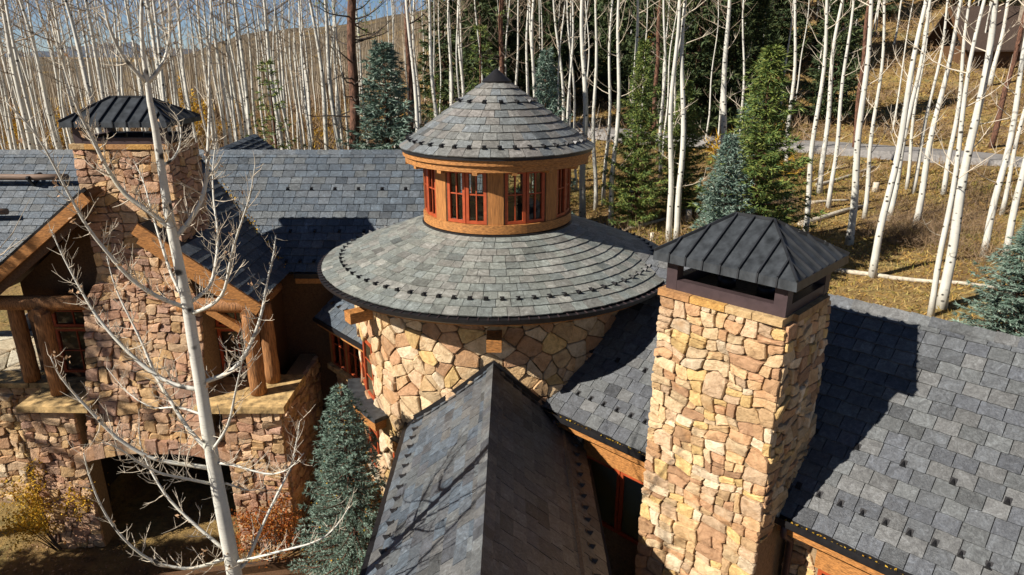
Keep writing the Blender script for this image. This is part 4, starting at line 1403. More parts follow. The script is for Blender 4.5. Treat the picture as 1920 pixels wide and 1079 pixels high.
# gutter + fascia + wall, in two runs either side of the chimney
sc0 = (Vector((c_left.x, c_left.y, 0)) - Vector((E0.x, E0.y, 0))).dot(d_r)
leafP = []
for s0, s1 in ((0.12, sc0 - 0.06), (sc0 + CW + 0.08, 11)):
    A, B = E0 + d_r * s0, E0 + d_r * s1
    m = MB()
    o1 = -n_r
    for off, w, z, h in ((0.02, 0.015, -0.03, 0.10), (0.155, 0.015, -0.03, 0.10), (0.09, 0.14, -0.085, 0.012)):
        m.bar(A + o1 * off + Vector((0, 0, z)), B + o1 * off + Vector((0, 0, z)), w, h)
    H(m, "gutter", "dark_metal")
    m = MB(); m.bar(A + n_r * 0.035 + Vector((0, 0, -0.21)), B + n_r * 0.035 + Vector((0, 0, -0.21)), 0.06, 0.2); H(m, "fascia_board", "timber")
    m = MB(); m.bar(A + n_r * 0.11 + Vector((0, 0, -0.26)), B + n_r * 0.11 + Vector((0, 0, -0.26)), 0.05, 0.14); H(m, "fascia_board", "timber")
    k = int((s1 - s0) * 90)
    f = rng.random((k, 3))
    P = np.array(A)[None] + np.array(B - A)[None] * f[:, :1] + np.array(o1)[None] * (0.03 + 0.11 * f[:, 1:2]) + np.array([[0, 0, 1]]) * (-0.075 + 0.05 * f[:, 2:3])
    keepm = rng.random(k) < (0.35 + 0.65 * (np.sin(f[:, 0] * 23) > -0.2))
    leafP.append(P[keepm])
    # wall
    Wd = 0.42
    a3 = A + n_r * Wd; b3 = B + n_r * Wd
    L3 = (b3 - a3).length
    M = Matrix((d_r, n_r, Vector((0, 0, 1)))).transposed().to_4x4(); M.translation = Vector((a3.x, a3.y, 0))
    mb = MB(); mb.box((0, 0.03, 0), (L3, 0.3, 4.42), M); w = H(mb, "wing_wall", "mortar")
    wa = 0.62 if s0 < 1 else 0.5
    ops = []
    x = wa
    while x < L3:
        ops.append((x, x + 1.7)); x += 2.3
    kp = lambda u, v, ops=ops: not any(a - 0.05 < u < b + 0.05 and v < 4.05 for a, b in ops)
    emit("stone", "stones", w, stones(wallmap((a3.x + n_r.x * 0.03, a3.y + n_r.y * 0.03, 0), d_r, -n_r), 0, L3, 2.4, 4.4, 0.26, PAL_TAN, keep=kp), "stone", 80)
    for a, b in ops:
        if a > 5: break
        b = min(b, L3 - 0.02)
        mb = MB(); mb.box((a, -0.09, 3.72), (b, 0.06, 4.02), M); H(mb, "lintel_beam", "timber")
        nw = 2
        ww = (b - a - 0.1) / nw
        for i in range(nw):
            o3 = M @ Vector((a + 0.05 + ww * i, 0.02, 2.3))
            window(o3, d_r, (0, 0, 1), ww - 0.02, 1.4, 1, 1, -n_r, blind=True)
# right chimney
rch = chimney((c_left.x, c_left.y), d_r, n_r, CW, CDp, 7.8, 0.0, PAL_TAN, 0.25,
        "tall sunlit tan stone chimney beside the dark roof with hipped metal cap", batter=0.012, limit=330, zvis_side=4.4, cap=(7.95, 8.23, 8.35, 8.86))

# ============ foreground wing roof
fx, fz, fh = -0.35, 5.5, 1.69
FY0, FY1 = 2.6, 12.6
tl = Vector((fh, 0, 1.5)); fL = tl.length
m_fl = planar((fx - fh, FY0, 4.0), (0, 1, 0), tl)
fhr = 1.72
m_fr = planar((fx + fhr, FY0, 3.8), (0, 1, 0), Vector((-fhr, 0, 1.7)))
fLr = math.hypot(fhr, 1.7)
fore_l = deck(m_fl, [(0, 0), (FY1 - FY0, 0), (FY1 - FY0, fL), (0, fL)], 0.12, "front_wing_roof_slope", "underlay")
fore_r = deck(m_fr, [(0, 0), (FY1 - FY0, 0), (FY1 - FY0, fLr - 0.01), (0, fLr - 0.01)], 0.12, "front_wing_roof_slope", "underlay")
kf = lambda p: not in_drum(p, 2.95)
emit("slate", "slates", fore_l, fix(lay_slates(m_fl, 0, FY1 - FY0, fL, 10, PAL_BLUE + PAL_GREY, 0.31, kf, wj=0.15)), "slate", 330)
emit("slate", "slates", fore_r, fix(lay_slates(m_fr, 0, FY1 - FY0, fLr, 10, PAL_GREY, 0.31, kf, wj=0.15)), "slate", 300)
ridge_caps(fore_l, (fx, 12.4, fz + 0.0), (fx, FY0, fz + 0.0), Vector((-0.75, 0, -0.66)), Vector((0.75, 0, -0.66)), PAL_GREY, 0.2, 0.17)
fex = fL / 10
for i in range(26):
    y = 12.15 - i * 0.31
    guard(fore_l, m_fl, y - FY0, 1.1 * fex)
    guard(fore_r, m_fr, y - FY0 - 0.3, 1.2 * fex)
mb = MB(); mb.box((fx - fh - 0.13, FY0, 3.88), (fx - fh - 0.0, 12.3, 3.99)); H(mb, "gutter", "dark_metal")
mb = MB(); mb.box((fx + fhr + 0.0, FY0, 3.68), (fx + fhr + 0.10, 11.2, 3.77)); H(mb, "gutter", "dark_metal")
mb = MB(); mb.box((fx - 1.35, FY0 + 0.4, 0.0), (fx + 1.35, 12.2, 4.25)); H(mb, "front_wing_wall", "mortar")
# step flashing where the roof meets the drum
m = MB()
for i in range(24):
    x = -2.0 + 3.2 * i / 23
    y = AX.y - math.sqrt(max(0, (RD + 0.05) ** 2 - (x - AX.x) ** 2))
    m.v.append(Vector((x, y - 0.015, fore_z(Vector((x, y, 0))) + 0.02)))
    m.v.append(Vector((x, y - 0.012, fore_z(Vector((x, y, 0))) + 0.15)))
    m.v.append(Vector((x, y - 0.16, fore_z(Vector((x, y, 0))) + 0.055)))
for i in range(23):
    m.f += [(3 * i, 3 * i + 3, 3 * i + 4, 3 * i + 1), (3 * i + 2, 3 * i + 5, 3 * i + 3, 3 * i)]; m.sm += [False, False]
H(m, "flashing", "dark_metal")
# valley between right wing and foreground roof: cables and leaves
for k in range(2):
    pts = []
    for i in range(9):
        f = i / 8
        px = 990 + 60 * f + (6 if k else -4) * math.sin(f * 9 + k); py = 690 + 110 * f
        p = atZ(px, py, 5.1 - 0.75 * f)
        p.z += 0.05 + 0.03 * math.sin(i * 2.1 + k * 2)
        pts.append(p)
    mb = MB(); mb.tube(pts, [0.012] * 9, 6); H(mb, "heat_cable", "cap_metal")
# downspout elbow
mb = MB(); p0 = E0 + d_r * 0.35 - n_r * 0.1 + Vector((0, 0, -0.1))
mb.tube([p0, p0 + Vector((0.0, 0, -0.15)), p0 + Vector((-0.1, 0.12, -0.35)), p0 + Vector((-0.12, 0.2, -0.6)), p0 + Vector((-0.12, 0.2, -4.2))], [0.045] * 5, 10); H(mb, "downspout", "brown_metal")
mb = MB(); p0 = E0 + d_r * (sc0 + CW + 0.2) - n_r * 0.06 + Vector((0, 0, -0.1))
mb.tube([p0, p0 + Vector((0, 0, -0.2)), p0 + n_r * 0.35 + Vector((0, 0, -0.5)), p0 + n_r * 0.38 + Vector((0, 0, -4.2))], [0.05] * 4, 10); H(mb, "downspout", "brown_metal")

# leaves in gutters, valleys
f = rng.random((260, 3))
vp = []
for q in f:
    p = atZ(985 + 62 * q[0] + (q[1] - .5) * 10, 690 + 110 * q[0], 5.05 - 0.75 * q[0])
    vp.append((p.x, p.y, p.z + 0.05))
leafP.append(np.array(vp))
# gable valley (between gable roof and main roof)
vq = []
for q in rng.random((240, 3)):
    t = q[0] ** 0.8
    vq.append((-5.45 - 3.1 * t + (q[1] - .5) * 0.18, 15.9 + 2.9 * t + (q[2] - .5) * 0.18, 6.08 + 2.4 * t))
leafP.append(np.array(vq))
P = np.vstack(leafP)
V, Fq = leaves(P, rng.uniform(0.018, 0.035, len(P)))
o = arr_mesh("fallen_leaves", V, Fq, "leaf_yellow")
tag(o, "yellow fallen leaves lying in the gutters and roof valleys", "leaves", kind="stuff")

exec_after = True
# ------------------------------------------------------------------ trees
def aspen_geo(h, r, seed, bend=0.3, lean=(0, 0), crown_from=0.5, nb=16, tw=4, sides=9, low=3, lowL=0.8):
    """trunk and bare crown meshes in local coordinates"""
    rs = random.Random(seed)
    pts, rad = [], []
    ph = rs.uniform(0, 6.28); ph2 = rs.uniform(0, 6.28)
    K = 18
    for i in range(K + 1):
        f = i / K
        z = h * f
        x = lean[0] * z + bend * 0.35 * math.sin(f * 5 + ph) * f + bend * 0.15 * math.sin(f * 13 + ph2)* min(1, f * 6)
        y = lean[1] * z + bend * 0.35 * math.cos(f * 4 + ph2) * f
        pts.append(Vector((x, y, z - (0.15 if i == 0 else 0))))
        rad.append(r * ((1 - f) ** 0.75 * 0.9 + 0.06) * (1.22 if i == 0 else 1.0))
    t = MB(); t.tube(pts, rad, sides, smooth=True)
    c = MB()
    def along(f):
        g = f * K; k = min(int(g), K - 1)
        return pts[k].lerp(pts[k + 1], g - k), rad[k] * (1 - (g - k)) + rad[k + 1] * (g - k)
    for b in range(nb + low):
        f = rs.uniform(0.16, crown_from) if b < low else crown_from + (0.97 - crown_from) * ((b - low + rs.random()) / nb)
        p, rr = along(f)
        az = rs.uniform(0, 6.28)
        L = (0.5 + rs.random() * lowL) if b < low else (h * 0.12 * (1.15 - f) * 1.9 + 0.4) * rs.uniform(0.6, 1.3)
        el = rs.uniform(0.1, 0.7)
        d = Vector((math.cos(az) * math.cos(el), math.sin(az) * math.cos(el), math.sin(el)))
        q = [p]; S = 4
        for k in range(S):
            d = (d + Vector((rs.uniform(-.25, .25), rs.uniform(-.25, .25), rs.uniform(0.0, 0.32)))).normalized()
            q.append(q[-1] + d * (L / S))
        r0 = min(rr * 0.5, 0.007 + L * 0.008)
        c.tube(q, [r0 * (1 - 0.8 * k / S) for k in range(S + 1)], 4, caps=False)
        for s in range(tw):
            k = rs.randrange(1, S)
            dd = (d + Vector((rs.uniform(-1, 1), rs.uniform(-1, 1), rs.uniform(-.3, .8)))).normalized()
            l2 = L * rs.uniform(0.2, 0.45)
            e = q[k] + dd * l2 * 0.5
            c.tube([q[k], e, e + (dd + Vector((0, 0, 0.4))).normalized() * l2 * 0.5], [r0 * 0.45, r0 * 0.32, r0 * 0.12], 3, caps=False)
    return t, c
def to_mesh(mb, name, mat):
    me = bpy.data.meshes.new(name)
    me.from_pydata([tuple(p) for p in mb.v], [], mb.f)
    me.polygons.foreach_set("use_smooth", mb.sm)
    me.materials.append(MAT[mat])
    return me
def tree_obj(name, loc, parts, rotz=0.0, scale=1.0):
    """parts: list of (name, mesh)"""
    e = bpy.data.objects.new(name, None)
    e.empty_display_size = 0.2
    e.location = loc
    e.rotation_euler = (0, 0, rotz)
    e.scale = (scale,) * 3 if not hasattr(scale, '__len__') else scale
    col.objects.link(e)
    for pn, me in parts:
        o = bpy.data.objects.new(pn, me)
        link(o, e)
    return e

# prominent aspens: (px,py near base or None if hidden, px at y=0, width px, Y if the base is hidden)
PROM = [
    (1092, 417, 1097, 14, None, "bluish shaded aspen trunk just right of the turret cone"),
    (1117, 394, 1115, 9, None, "thin straight aspen second to the right of the turret lantern"),
    (1131, 386, 1152, 8, None, "slim aspen leaning right behind the turret cone's far edge"),
    (1145, 432, 1163, 11, None, "wavy white aspen with a kink near the top, right of the turret"),
    (1181, 423, 1194, 10, None, "straight aspen with a dark forked foot right of the turret"),
    (1238, 338, 1245, 8, None, "pale aspen standing between two dark firs up the slope"),
    (1254, 455, 1265, 12, None, "left one of the close pair of tall aspens left of the chimney cap"),
    (1269, 455, 1292, 13, None, "right one of the close pair of tall aspens left of the chimney cap"),
    (1346, 388, 1369, 14, None, "tall white aspen rising behind the small blue spruce"),
    (1387, 310, 1400, 6, None, "very thin aspen pole beside the blue spruce"),
    (1473, 330, 1494, 9, None, "aspen partly hidden behind the large green spruce"),
    (1510, 440, 1547, 11, None, "aspen with long side branches rising from behind the metal chimney hood"),
    (1536, 363, 1579, 11, None, "leaning aspen between the chimney hood and the road"),
    (1553, 390, 1601, 9, None, "slim aspen beside a dark stump right of the chimney hood"),
    (1592, 459, 1637, 15, None, "stout grey-marked aspen in dappled shade near the fallen logs"),
    (1621, 411, 1656, 9, None, "narrow aspen just right of the stout dappled trunk"),
    (1635, 521, 1737, 15, None, "strongly leaning white aspen standing on the fallen pole"),
    (1666, 415, 1750, 11, None, "aspen leaning alongside the one on the fallen pole"),
    (1700, 356, 1738, 7, None, "thin brownish aspen below the road bend"),
    (1712, 363, 1778, 8, None, "thin pale aspen leaning right below the road"),
    (1716, 428, 1798, 13, None, "white aspen leaning over the grey brush thicket"),
    (1769, 366, 1825, 10, None, "aspen between the brush thicket and the twin trunks"),
    (1745, 593, 1848, 12, None, "thinner left trunk of the twin aspens above the slate ridge"),
    (1764, 579, 1867, 20, None, "thick black-marked right trunk of the twin aspens above the slate ridge"),
    (1844, 483, 1945, 14, None, "white aspen standing in the brush near the picture's right edge"),
    (1878, 404, 1960, 9, None, "slender aspen behind the trunks at the right edge"),
    (1885, 486, 1985, 14, None, "aspen leaning out of the picture above the corner spruce"),
    (1856, 160, 1892, 9, None, "far aspen uphill below the brown shingled roof"),
    (615, 285, 585, 11, 30, "left one of two bright aspens rising behind the roof ridge by the pine"),
    (637, 285, 603, 13, 29, "right one of two bright aspens rising behind the roof ridge by the pine"),
    (785, 243, 762, 12, 27, "bright aspen leaning left just behind the turret's cone"),
    (820, 217, 805, 11, 31, "bright straight aspen behind the cone's left slope"),
    (848, 200, 843, 8, 42, "slim aspen right of the bright pair behind the cone"),
    (868, 180, 857, 9, 40, "aspen in front of the tall dark spruce behind the cone"),
    (970, 160, 973, 7, 45, "thin aspen just right of the cone's peak"),
    (988, 170, 987, 8, 42, "pale aspen second to the right of the cone's peak"),
    (1003, 190, 988, 8, 40, "gently bowed aspen right of the cone's peak"),
    (1053, 230, 1040, 8, 38, "leaning aspen above the cone's right slope"),
    (1075, 245, 1067, 6, 38, "dark thin aspen beside the road behind the cone"),
    (55, 280, 2, 14, 27, "thick aspen at the picture's left edge leaning left"),
    (110, 277, 35, 11, 30, "aspen leaning left, second from the left edge"),
    (173, 187, 120, 13, 26, "thick aspen rising directly behind the left chimney cap"),
]
PROM_POS = []
for i, (px, py, px0, wpx, Y, lab) in enumerate(PROM):
    if Y is None:
        b = pix_ground(px, py)
    else:
        b = atY(px, py, Y)
    p1 = atY(px, py, b.y)
    p2 = atY(px0, 0, b.y)
    lean = (p2.x - p1.x) / (p2.z - p1.z)
    gx_, gy_ = b.x, b.y
    if Y is not None:
        gx_ = p1.x - lean * (p1.z - 3.0)
    gz_ = T(gx_, gy_)
    dist = proj((b.x, b.y, b.z))[2]
    r = wpx / F * dist / 2 * 0.86
    h = max(14.0, p2.z - gz_ + random.uniform(2.5, 4.5))
    t, c = aspen_geo(h, r * 1.12, 100 + i, bend=0.45, lean=(lean, random.uniform(-0.01, 0.01)), crown_from=0.66, nb=14, tw=4, sides=10, low=7, lowL=1.6)
    e = tree_obj("aspen_tree", (gx_, gy_, gz_), [("trunk", to_mesh(t, "trunk", "aspen_bark")), ("crown", to_mesh(c, "crown", "pale_twig" if px > 1050 else "twig_bark"))])
    tag(e, lab, "tree", "bare white aspens behind the house")
    PROM_POS.append((gx_, gy_))

# prototypes for the stand
PROTO = []
for k in range(9):
    h = random.uniform(13, 16)
    t, c = aspen_geo(h, 0.088 * random.uniform(0.7, 1.25), 500 + k, bend=random.uniform(0.3, 0.8), lean=(random.uniform(-0.03, 0.03), random.uniform(-.02, .02)), crown_from=0.55, nb=16, tw=4, sides=7, low=4)
    PROTO.append([("trunk", to_mesh(t, "trunk", "aspen_bark")), ("crown", to_mesh(c, "crown", "twig_bark"))])
placed = list(PROM_POS)
def try_place(px, Y, mind):
    p = atY(px, 285, Y)
    x, y = p.x, Y
    for (qx, qy) in placed:
        if (qx - x) ** 2 + (qy - y) ** 2 < mind * mind: return None
    if y < 24 and x > -18: return None
    placed.append((x, y))
    return (x, y, T(x, y))
REG = [  # px range, Y range, count, label
    (-40, 330, 25, 44, 44, "slender bare aspen in the dense stand behind the left chimney"),
    (300, 660, 27, 46, 40, "slender bare aspen in the dense stand behind the long roof ridge"),
    (-40, 660, 44, 75, 58, "far thin aspen deep in the stand at left"),
    (660, 1100, 36, 75, 36, "thin aspen deep in the wood behind the turret"),
    (1100, 1480, 45, 80, 16, "thin aspen up the slope among the dark firs"),
    (1480, 1990, 50, 90, 20, "thin aspen up the slope beyond the road"),
]
MARKS = [(60, "at the picture's left edge"), (125, "just left of the left chimney cap"), (215, "directly above the left chimney cap"), (290, "between the left chimney cap and the foreground aspen"),
         (345, "just right of the left chimney cap"), (400, "above the small dark rear gable"), (455, "between the rear gable and the layered spruce"), (530, "behind the layered spruce"), (600, "between the layered spruce and the bright aspen pair"),
         (655, "just left of the red-brown pine"), (720, "right of the red-brown pine"), (800, "left of the turret's slate cone"), (880, "above the cone's left slope"), (960, "right behind the cone's peak"), (1040, "above the cone's right slope"),
         (1110, "just right of the turret lantern"), (1200, "left of the slim dark fir"), (1290, "behind the close aspen pair"), (1400, "behind the blue spruce"), (1500, "behind the large green spruce"),
         (1580, "above the chimney hood's right end"), (1650, "above the stout dappled aspen"), (1720, "above the aspen on the fallen pole"), (1800, "above the grey brush thicket"), (1870, "behind the twin aspens"), (9999, "near the picture's right edge")]
def stand_label(q):
    px = proj((q[0], q[1], q[2] + 5))[0]
    where = next(t for m_, t in MARKS if px < m_)
    what = "slender bare aspen" if q[1] < 40 else ("thin aspen farther back" if q[1] < 55 else ("very thin far aspen" if q[1] < 67 else "farthest hair-thin aspen"))
    return what + " " + where
for a, b, y0, y1, n, lab in REG:
    k = 0; tries = 0
    while k < n and tries < n * 12:
        tries += 1
        q = try_place(random.uniform(a, b), random.uniform(y0, y1), 0.7)
        if q is None: continue
        e = tree_obj("aspen_tree", q, random.choice(PROTO), random.uniform(0, 6.28), random.uniform(0.85, 1.2))
        tag(e, stand_label(q), "tree", "bare aspens of the wood behind the house")
        k += 1

# the farther wood: uncountable thin trunks
def far_wood(name, n, fx0, fx1, y0, y1, hmin, hmax, rr, mat, label):
    V = []; Fl = []
    cnt = 0
    px = rng.uniform(fx0, fx1, n); Y = rng.uniform(y0, y1, n)
    for i in range(n):
        p = atY(px[i], 285, Y[i]); z = T(p.x, Y[i]) - 0.3
        h = random.uniform(hmin, hmax); r = rr * random.uniform(0.5, 1.3)
        lx, ly = random.gauss(0, 0.04), random.gauss(0, 0.03)
        o = len(V)
        for f in (0, 0.5, 1):
            cx = p.x + lx * h * f + random.uniform(-.12, .12); cy = Y[i] + ly * h * f; r2 = r * (1 - 0.7 * f)
            for j in range(3):
                a = j * 2.094 + i
                V.append((cx + r2 * math.cos(a), cy + r2 * math.sin(a), z + h * f))
        for lv in range(2):
            for j in range(3):
                Fl.append((o + lv * 3 + j, o + lv * 3 + (j + 1) % 3, o + lv * 3 + 3 + (j + 1) % 3, o + lv * 3 + 3 + j))
    ob = arr_mesh(name, np.array(V), np.array(Fl), mat)
    tag(ob, label, "woodland", kind="stuff")
far_wood("distant_aspen_wood", 900, -60, 1000, 75, 190, 8, 12, 0.10, "far_trunks", "far grey-white aspen wood closing the view behind the stand")
far_wood("hillside_aspen_wood", 500, 1000, 2000, 88, 150, 9, 14, 0.12, "far_trunks", "far thin trunks on the hillside above the road")

# brush: leafless thicket
def brush(name, pts, n, h, spread, mat, label, w=0.02, cat="brush"):
    P = []; D = []; L = []
    for (x, y) in pts:
        k = n
        a = rng.uniform(0, 6.28, k); rr = spread * np.sqrt(rng.random(k))
        xx = x + rr * np.cos(a); yy = y + rr * np.sin(a)
        zz = np.array([T(u, v) for u, v in zip(xx, yy)])
        z0 = zz + rng.random(k) * h * 0.5
        P.append(np.stack([xx, yy, z0], 1))
        d = rng.normal(size=(k, 3)) * np.array([0.8, 0.8, 0.5]) + np.array([0, 0, 0.7])
        D.append(d / np.linalg.norm(d, axis=1)[:, None])
        L.append(h * rng.uniform(0.3, 0.9, k))
    P = np.vstack(P); D = np.vstack(D); L = np.hstack(L)
    V, Fc = blades(P, D, L, np.full(len(P), w) * rng.uniform(0.5, 1.5, len(P)))
    o = arr_mesh(name, V, Fc, mat)
    tag(o, label, cat, kind="stuff")
bp = []
for px, py in ((1670, 440), (1700, 450), (1730, 440), (1690, 420), (1740, 470), (1765, 450), (1800, 430), (1830, 440), (1860, 500), (1790, 410), (1860, 380), (1720, 400), (1815, 480), (1650, 450), (1480, 400)):
    p = pix_ground(px, py); bp.append((p.x, p.y))
brush("dry_brush", bp, 420, 1.1, 1.3, "brush", "grey-brown leafless thicket between the aspens at right", 0.014)
bp = []
for _ in range(70):
    p = pix_ground(random.uniform(1090, 1920), random.uniform(150, 470))
    if all((p.x - a) ** 2 + (p.y - b) ** 2 > 12 for a, b in [(q.x, q.y) for q in rc[::3]]) and p.y > 23: bp.append((p.x, p.y))
brush("low_brush", bp, 200, 0.9, 1.5, "brush", "low brown brush dotted over the golden slope at right", 0.022)
bp = []
for _ in range(26):
    p = pix_ground(random.uniform(1090, 1900), random.uniform(230, 480))
    if all((p.x - a) ** 2 + (p.y - b) ** 2 > 12 for a, b in [(q.x, q.y) for q in rc[::3]]) and p.y > 22: bp.append((p.x, p.y))
brush("green_weeds", bp, 300, 0.4, 1.6, "grass_yard", "patches of green-gold weeds on the slope at right", 0.03, "weeds")
bp = [(random.uniform(-75, 2), random.uniform(42, 110)) for _ in range(260)]
brush("undergrowth", bp, 130, 2.2, 2.6, "brush", "tan and brown undergrowth below the left aspen stand", 0.07)
bp = [(random.uniform(-60, 20), random.uniform(34, 90)) for _ in range(70)]
brush("golden_undergrowth", bp, 90, 1.6, 1.5, "leaf_yellow", "golden shrubs scattered among the aspen trunks", 0.09)
bp = [(random.uniform(6, 75), random.uniform(50, 110)) for _ in range(190)]
brush("hillside_brush", bp, 110, 1.5, 2.6, "brush", "brown brush covering the hillside above the road", 0.06)

# golden grass tufts and litter
def scatter(n, x0, x1, y0, y1, hmin, hmax, mat, name, label, w=0.03, test=None):
    x = rng.uniform(x0, x1, n); y = rng.uniform(y0, y1, n)
    ok = np.ones(n, bool)
    z = np.empty(n)
    for i in range(n):
        if test and not test(x[i], y[i]): ok[i] = False; continue
        z[i] = T(x[i], y[i])
    x, y, z = x[ok], y[ok], z[ok]
    k = len(x)
    P = np.stack([x, y, z - 0.01], 1)
    d = rng.normal(size=(k, 3)) * np.array([0.9, 0.9, 0.25]) + np.array([0, 0, 0.65])
    d /= np.linalg.norm(d, axis=1)[:, None]
    V, Fc = blades(P, d, rng.uniform(hmin, hmax, k), w * rng.uniform(0.5, 1.6, k))
    o = arr_mesh(name, V, Fc, mat)
    tag(o, label, "grass", kind="stuff")
roadpts = [(p.x, p.y) for p in rc]
def off_road(x, y):
    return all((x - a) ** 2 + (y - b) ** 2 > 4.6 for a, b in roadpts[::2]) and abs(x) < y * 0.9 + 6
scatter(60000, 2, 32, 18, 42, 0.08, 0.26, "grass_gold", "golden_grass", "dry golden grass and leaf litter under the aspens at right", 0.05, off_road)
scatter(26000, 2, 65, 40, 80, 0.2, 0.5, "grass_gold", "golden_slope_grass", "golden grass on the slope above the road", 0.10, off_road)
scatter(16000, -45, 3, 26, 60, 0.2, 0.5, "grass_gold", "golden_stand_grass", "golden grass among the left aspen stand", 0.09)
scatter(5000, -24, -11, 17.6, 30, 0.05, 0.14, "grass_yard", "yard_grass", "short green-gold grass beyond the patio", 0.03)

# ------------------------------------------------------------------ conifers
def conifer(h, r, seed, whorl=0.28, per=7, shoot=0.16, needle=0.16, nw=0.03, npershoot=8, droop=0.25, bare=0.08, irregular=0.25, trunk_r=None):
    rs = np.random.default_rng(seed)
    t = MB()
    tr = trunk_r or h * 0.014
    t.tube([(0, 0, -0.2), (0.02, 0, h * 0.4), (0, 0.02, h * 0.75), (0, 0, h)], [tr, tr * 0.7, tr * 0.35, 0.006], 7)
    P = []; D = []
    z = h * bare
    while z < h * 0.985:
        f = z / h
        base = r * (1 - f) ** 0.85 * min(1, 0.55 + f * 4)
        n = max(3, int(per * (0.6 + 0.6 * (1 - f))))
        a0 = rs.uniform(0, 6.28)
        for b in range(n):
            az = a0 + 6.283 * b / n + rs.uniform(-0.25, 0.25)
            L = base * rs.uniform(1 - irregular, 1 + irregular * 0.6) * (1 + 0.3 * math.sin(az * 2 + z * 1.7 + seed) * irregular) + 0.05
            el = rs.uniform(-0.12, 0.18) + 0.5 * f
            out = np.array([math.cos(az), math.sin(az), 0.0]); sd_ = np.array([-math.sin(az), math.cos(az), 0.0])
            ns = max(2, int(L / shoot))
            zz = z + rs.uniform(-0.08, 0.08)
            p0 = None
            pts = []
            for k in range(ns + 1):
                g = k / ns
                p = np.array([0, 0, zz]) + out * (L * g) + np.array([0, 0, 1]) * (math.sin(el) * L * g - droop * L * g * (1 - g) * 1.6 - 0.04 * L * g)
                pts.append(p)
                if g < 0.12: continue
                # shoots to both sides and tip
                sl = shoot * (1.5 * (1 - g) + 0.7) * min(1.0, L / 0.5 + 0.3)
                for sgn in (-1, 1):
                    d = out * 0.75 + sd_ * sgn * rs.uniform(0.5, 1.0) + np.array([0, 0, rs.uniform(-0.25, 0.1)])
                    d /= np.linalg.norm(d)
                    for q in range(npershoot):
                        P.append(p + d * sl * rs.random()); D.append(d + rs.normal(size=3) * 0.55)
                for q in range(npershoot // 2):
                    P.append(p); D.append(out + rs.normal(size=3) * 0.55)
            t.tube([Vector(pts[0]), Vector(pts[len(pts) // 2]), Vector(pts[-1])], [0.012 * L + 0.008, 0.008 * L + 0.005, 0.003], 3, caps=False)
        z += whorl * (0.6 + 0.7 * (1 - f)) * rs.uniform(0.8, 1.2)
    P = np.array(P); D = np.array(D); D /= np.linalg.norm(D, axis=1)[:, None]
    n = len(P)
    V, Fc = blades(P, D, needle * rs.uniform(0.6, 1.3, n), nw * rs.uniform(0.7, 1.4, n))
    return t, (V, Fc)
def conifer_meshes(mat, **kw):
    t, (V, Fc) = conifer(**kw)
    tm = to_mesh(t, "trunk", "pine_bark")
    o = arr_mesh("crown", V, Fc, mat)
    me = o.data
    bpy.data.objects.remove(o)
    return [("trunk", tm), ("crown", me)]
C_BLUE = conifer_meshes("needles_blue", h=6.0, r=1.35, seed=1, whorl=0.2, per=11, shoot=0.14, needle=0.15, nw=0.032, npershoot=9, irregular=0.45)
C_GREEN = conifer_meshes("needles_green", h=8.0, r=1.7, seed=2, whorl=0.26, per=10, shoot=0.17, needle=0.2, nw=0.04, npershoot=9, irregular=0.6)
C_SPARSE = conifer_meshes("needles_green", h=8.0, r=1.5, seed=3, whorl=0.55, per=6, shoot=0.2, needle=0.2, nw=0.035, npershoot=8, irregular=0.5, droop=0.5)
C_DARK = conifer_meshes("needles_dark", h=14.0, r=2.6, seed=4, whorl=0.55, per=9, shoot=0.35, needle=0.45, nw=0.11, npershoot=8, irregular=0.4)
C_FORE = conifer_meshes("needles_blue", h=5.6, r=1.3, seed=5, whorl=0.15, per=13, shoot=0.085, needle=0.075, nw=0.016, npershoot=10, droop=0.12)

def place_conifer(name, proto, ph, px_top, py_top, px_base, Y, label, group=None, zbase=None, wid=1.0, px_mid=None):
    top = atY(px_top, py_top, Y)
    x = top.x
    z = T(x, Y) if zbase is None else zbase
    s = (top.z - z) / ph
    e = tree_obj(name, (x, Y, z), proto, random.uniform(0, 6.28), (s * wid, s * wid, s))
    tag(e, label, "tree", group)
    return e
fs = place_conifer("spruce_tree", C_FORE, 5.6, 638, 722, 0, 11.6, "blue spruce sprinkled with yellow leaves growing against the turret wall", zbase=0.0, wid=1.15)
P = []
for i in range(420):
    z = 5.6 * random.random() ** 1.3; a = random.uniform(0, 6.28); rr = 1.3 * (1 - z / 5.6) ** 0.85 * random.uniform(0.75, 1.02)
    P.append((rr * math.cos(a), rr * math.sin(a), z))
V, Fq = leaves(np.array(P), rng.uniform(0.014, 0.028, len(P)))
tag(arr_mesh("caught_leaves", V, Fq, "leaf_yellow", fs), kind="stuff")
place_conifer("spruce_tree", C_BLUE, 6.0, 1372, 250, 0, 22.5, "small blue spruce behind the metal chimney hood", wid=1.1)
place_conifer("spruce_tree", C_GREEN, 8.0, 1450, 85, 0, 25.0, "large green spruce rising behind the chimney hood", wid=1.25)
place_conifer("spruce_tree", C_BLUE, 6.0, 1418, 180, 0, 27.0, "bluish spruce just left behind the large green one", wid=1.2)
place_conifer("fir_tree", C_GREEN, 8.0, 1208, 75, 0, 31.0, "slim dark fir standing between the aspens right of the turret", wid=0.85)
place_conifer("fir_tree", C_GREEN, 8.0, 1290, 150, 0, 33.0, "dark fir with low spreading boughs behind the close aspen pair", wid=1.1)
place_conifer("spruce_tree", C_SPARSE, 8.0, 498, 95, 0, 27.0, "thin layered spruce peeking above the long roof ridge", wid=0.95)
place_conifer("spruce_tree", C_BLUE, 6.0, 716, 75, 0, 28.0, "blue-green spruce beside the reddish pine trunk", wid=1.25)
place_conifer("spruce_tree", C_SPARSE, 8.0, 900, 30, 0, 33.0, "loose green spruce just behind the cone's peak", wid=1.0)
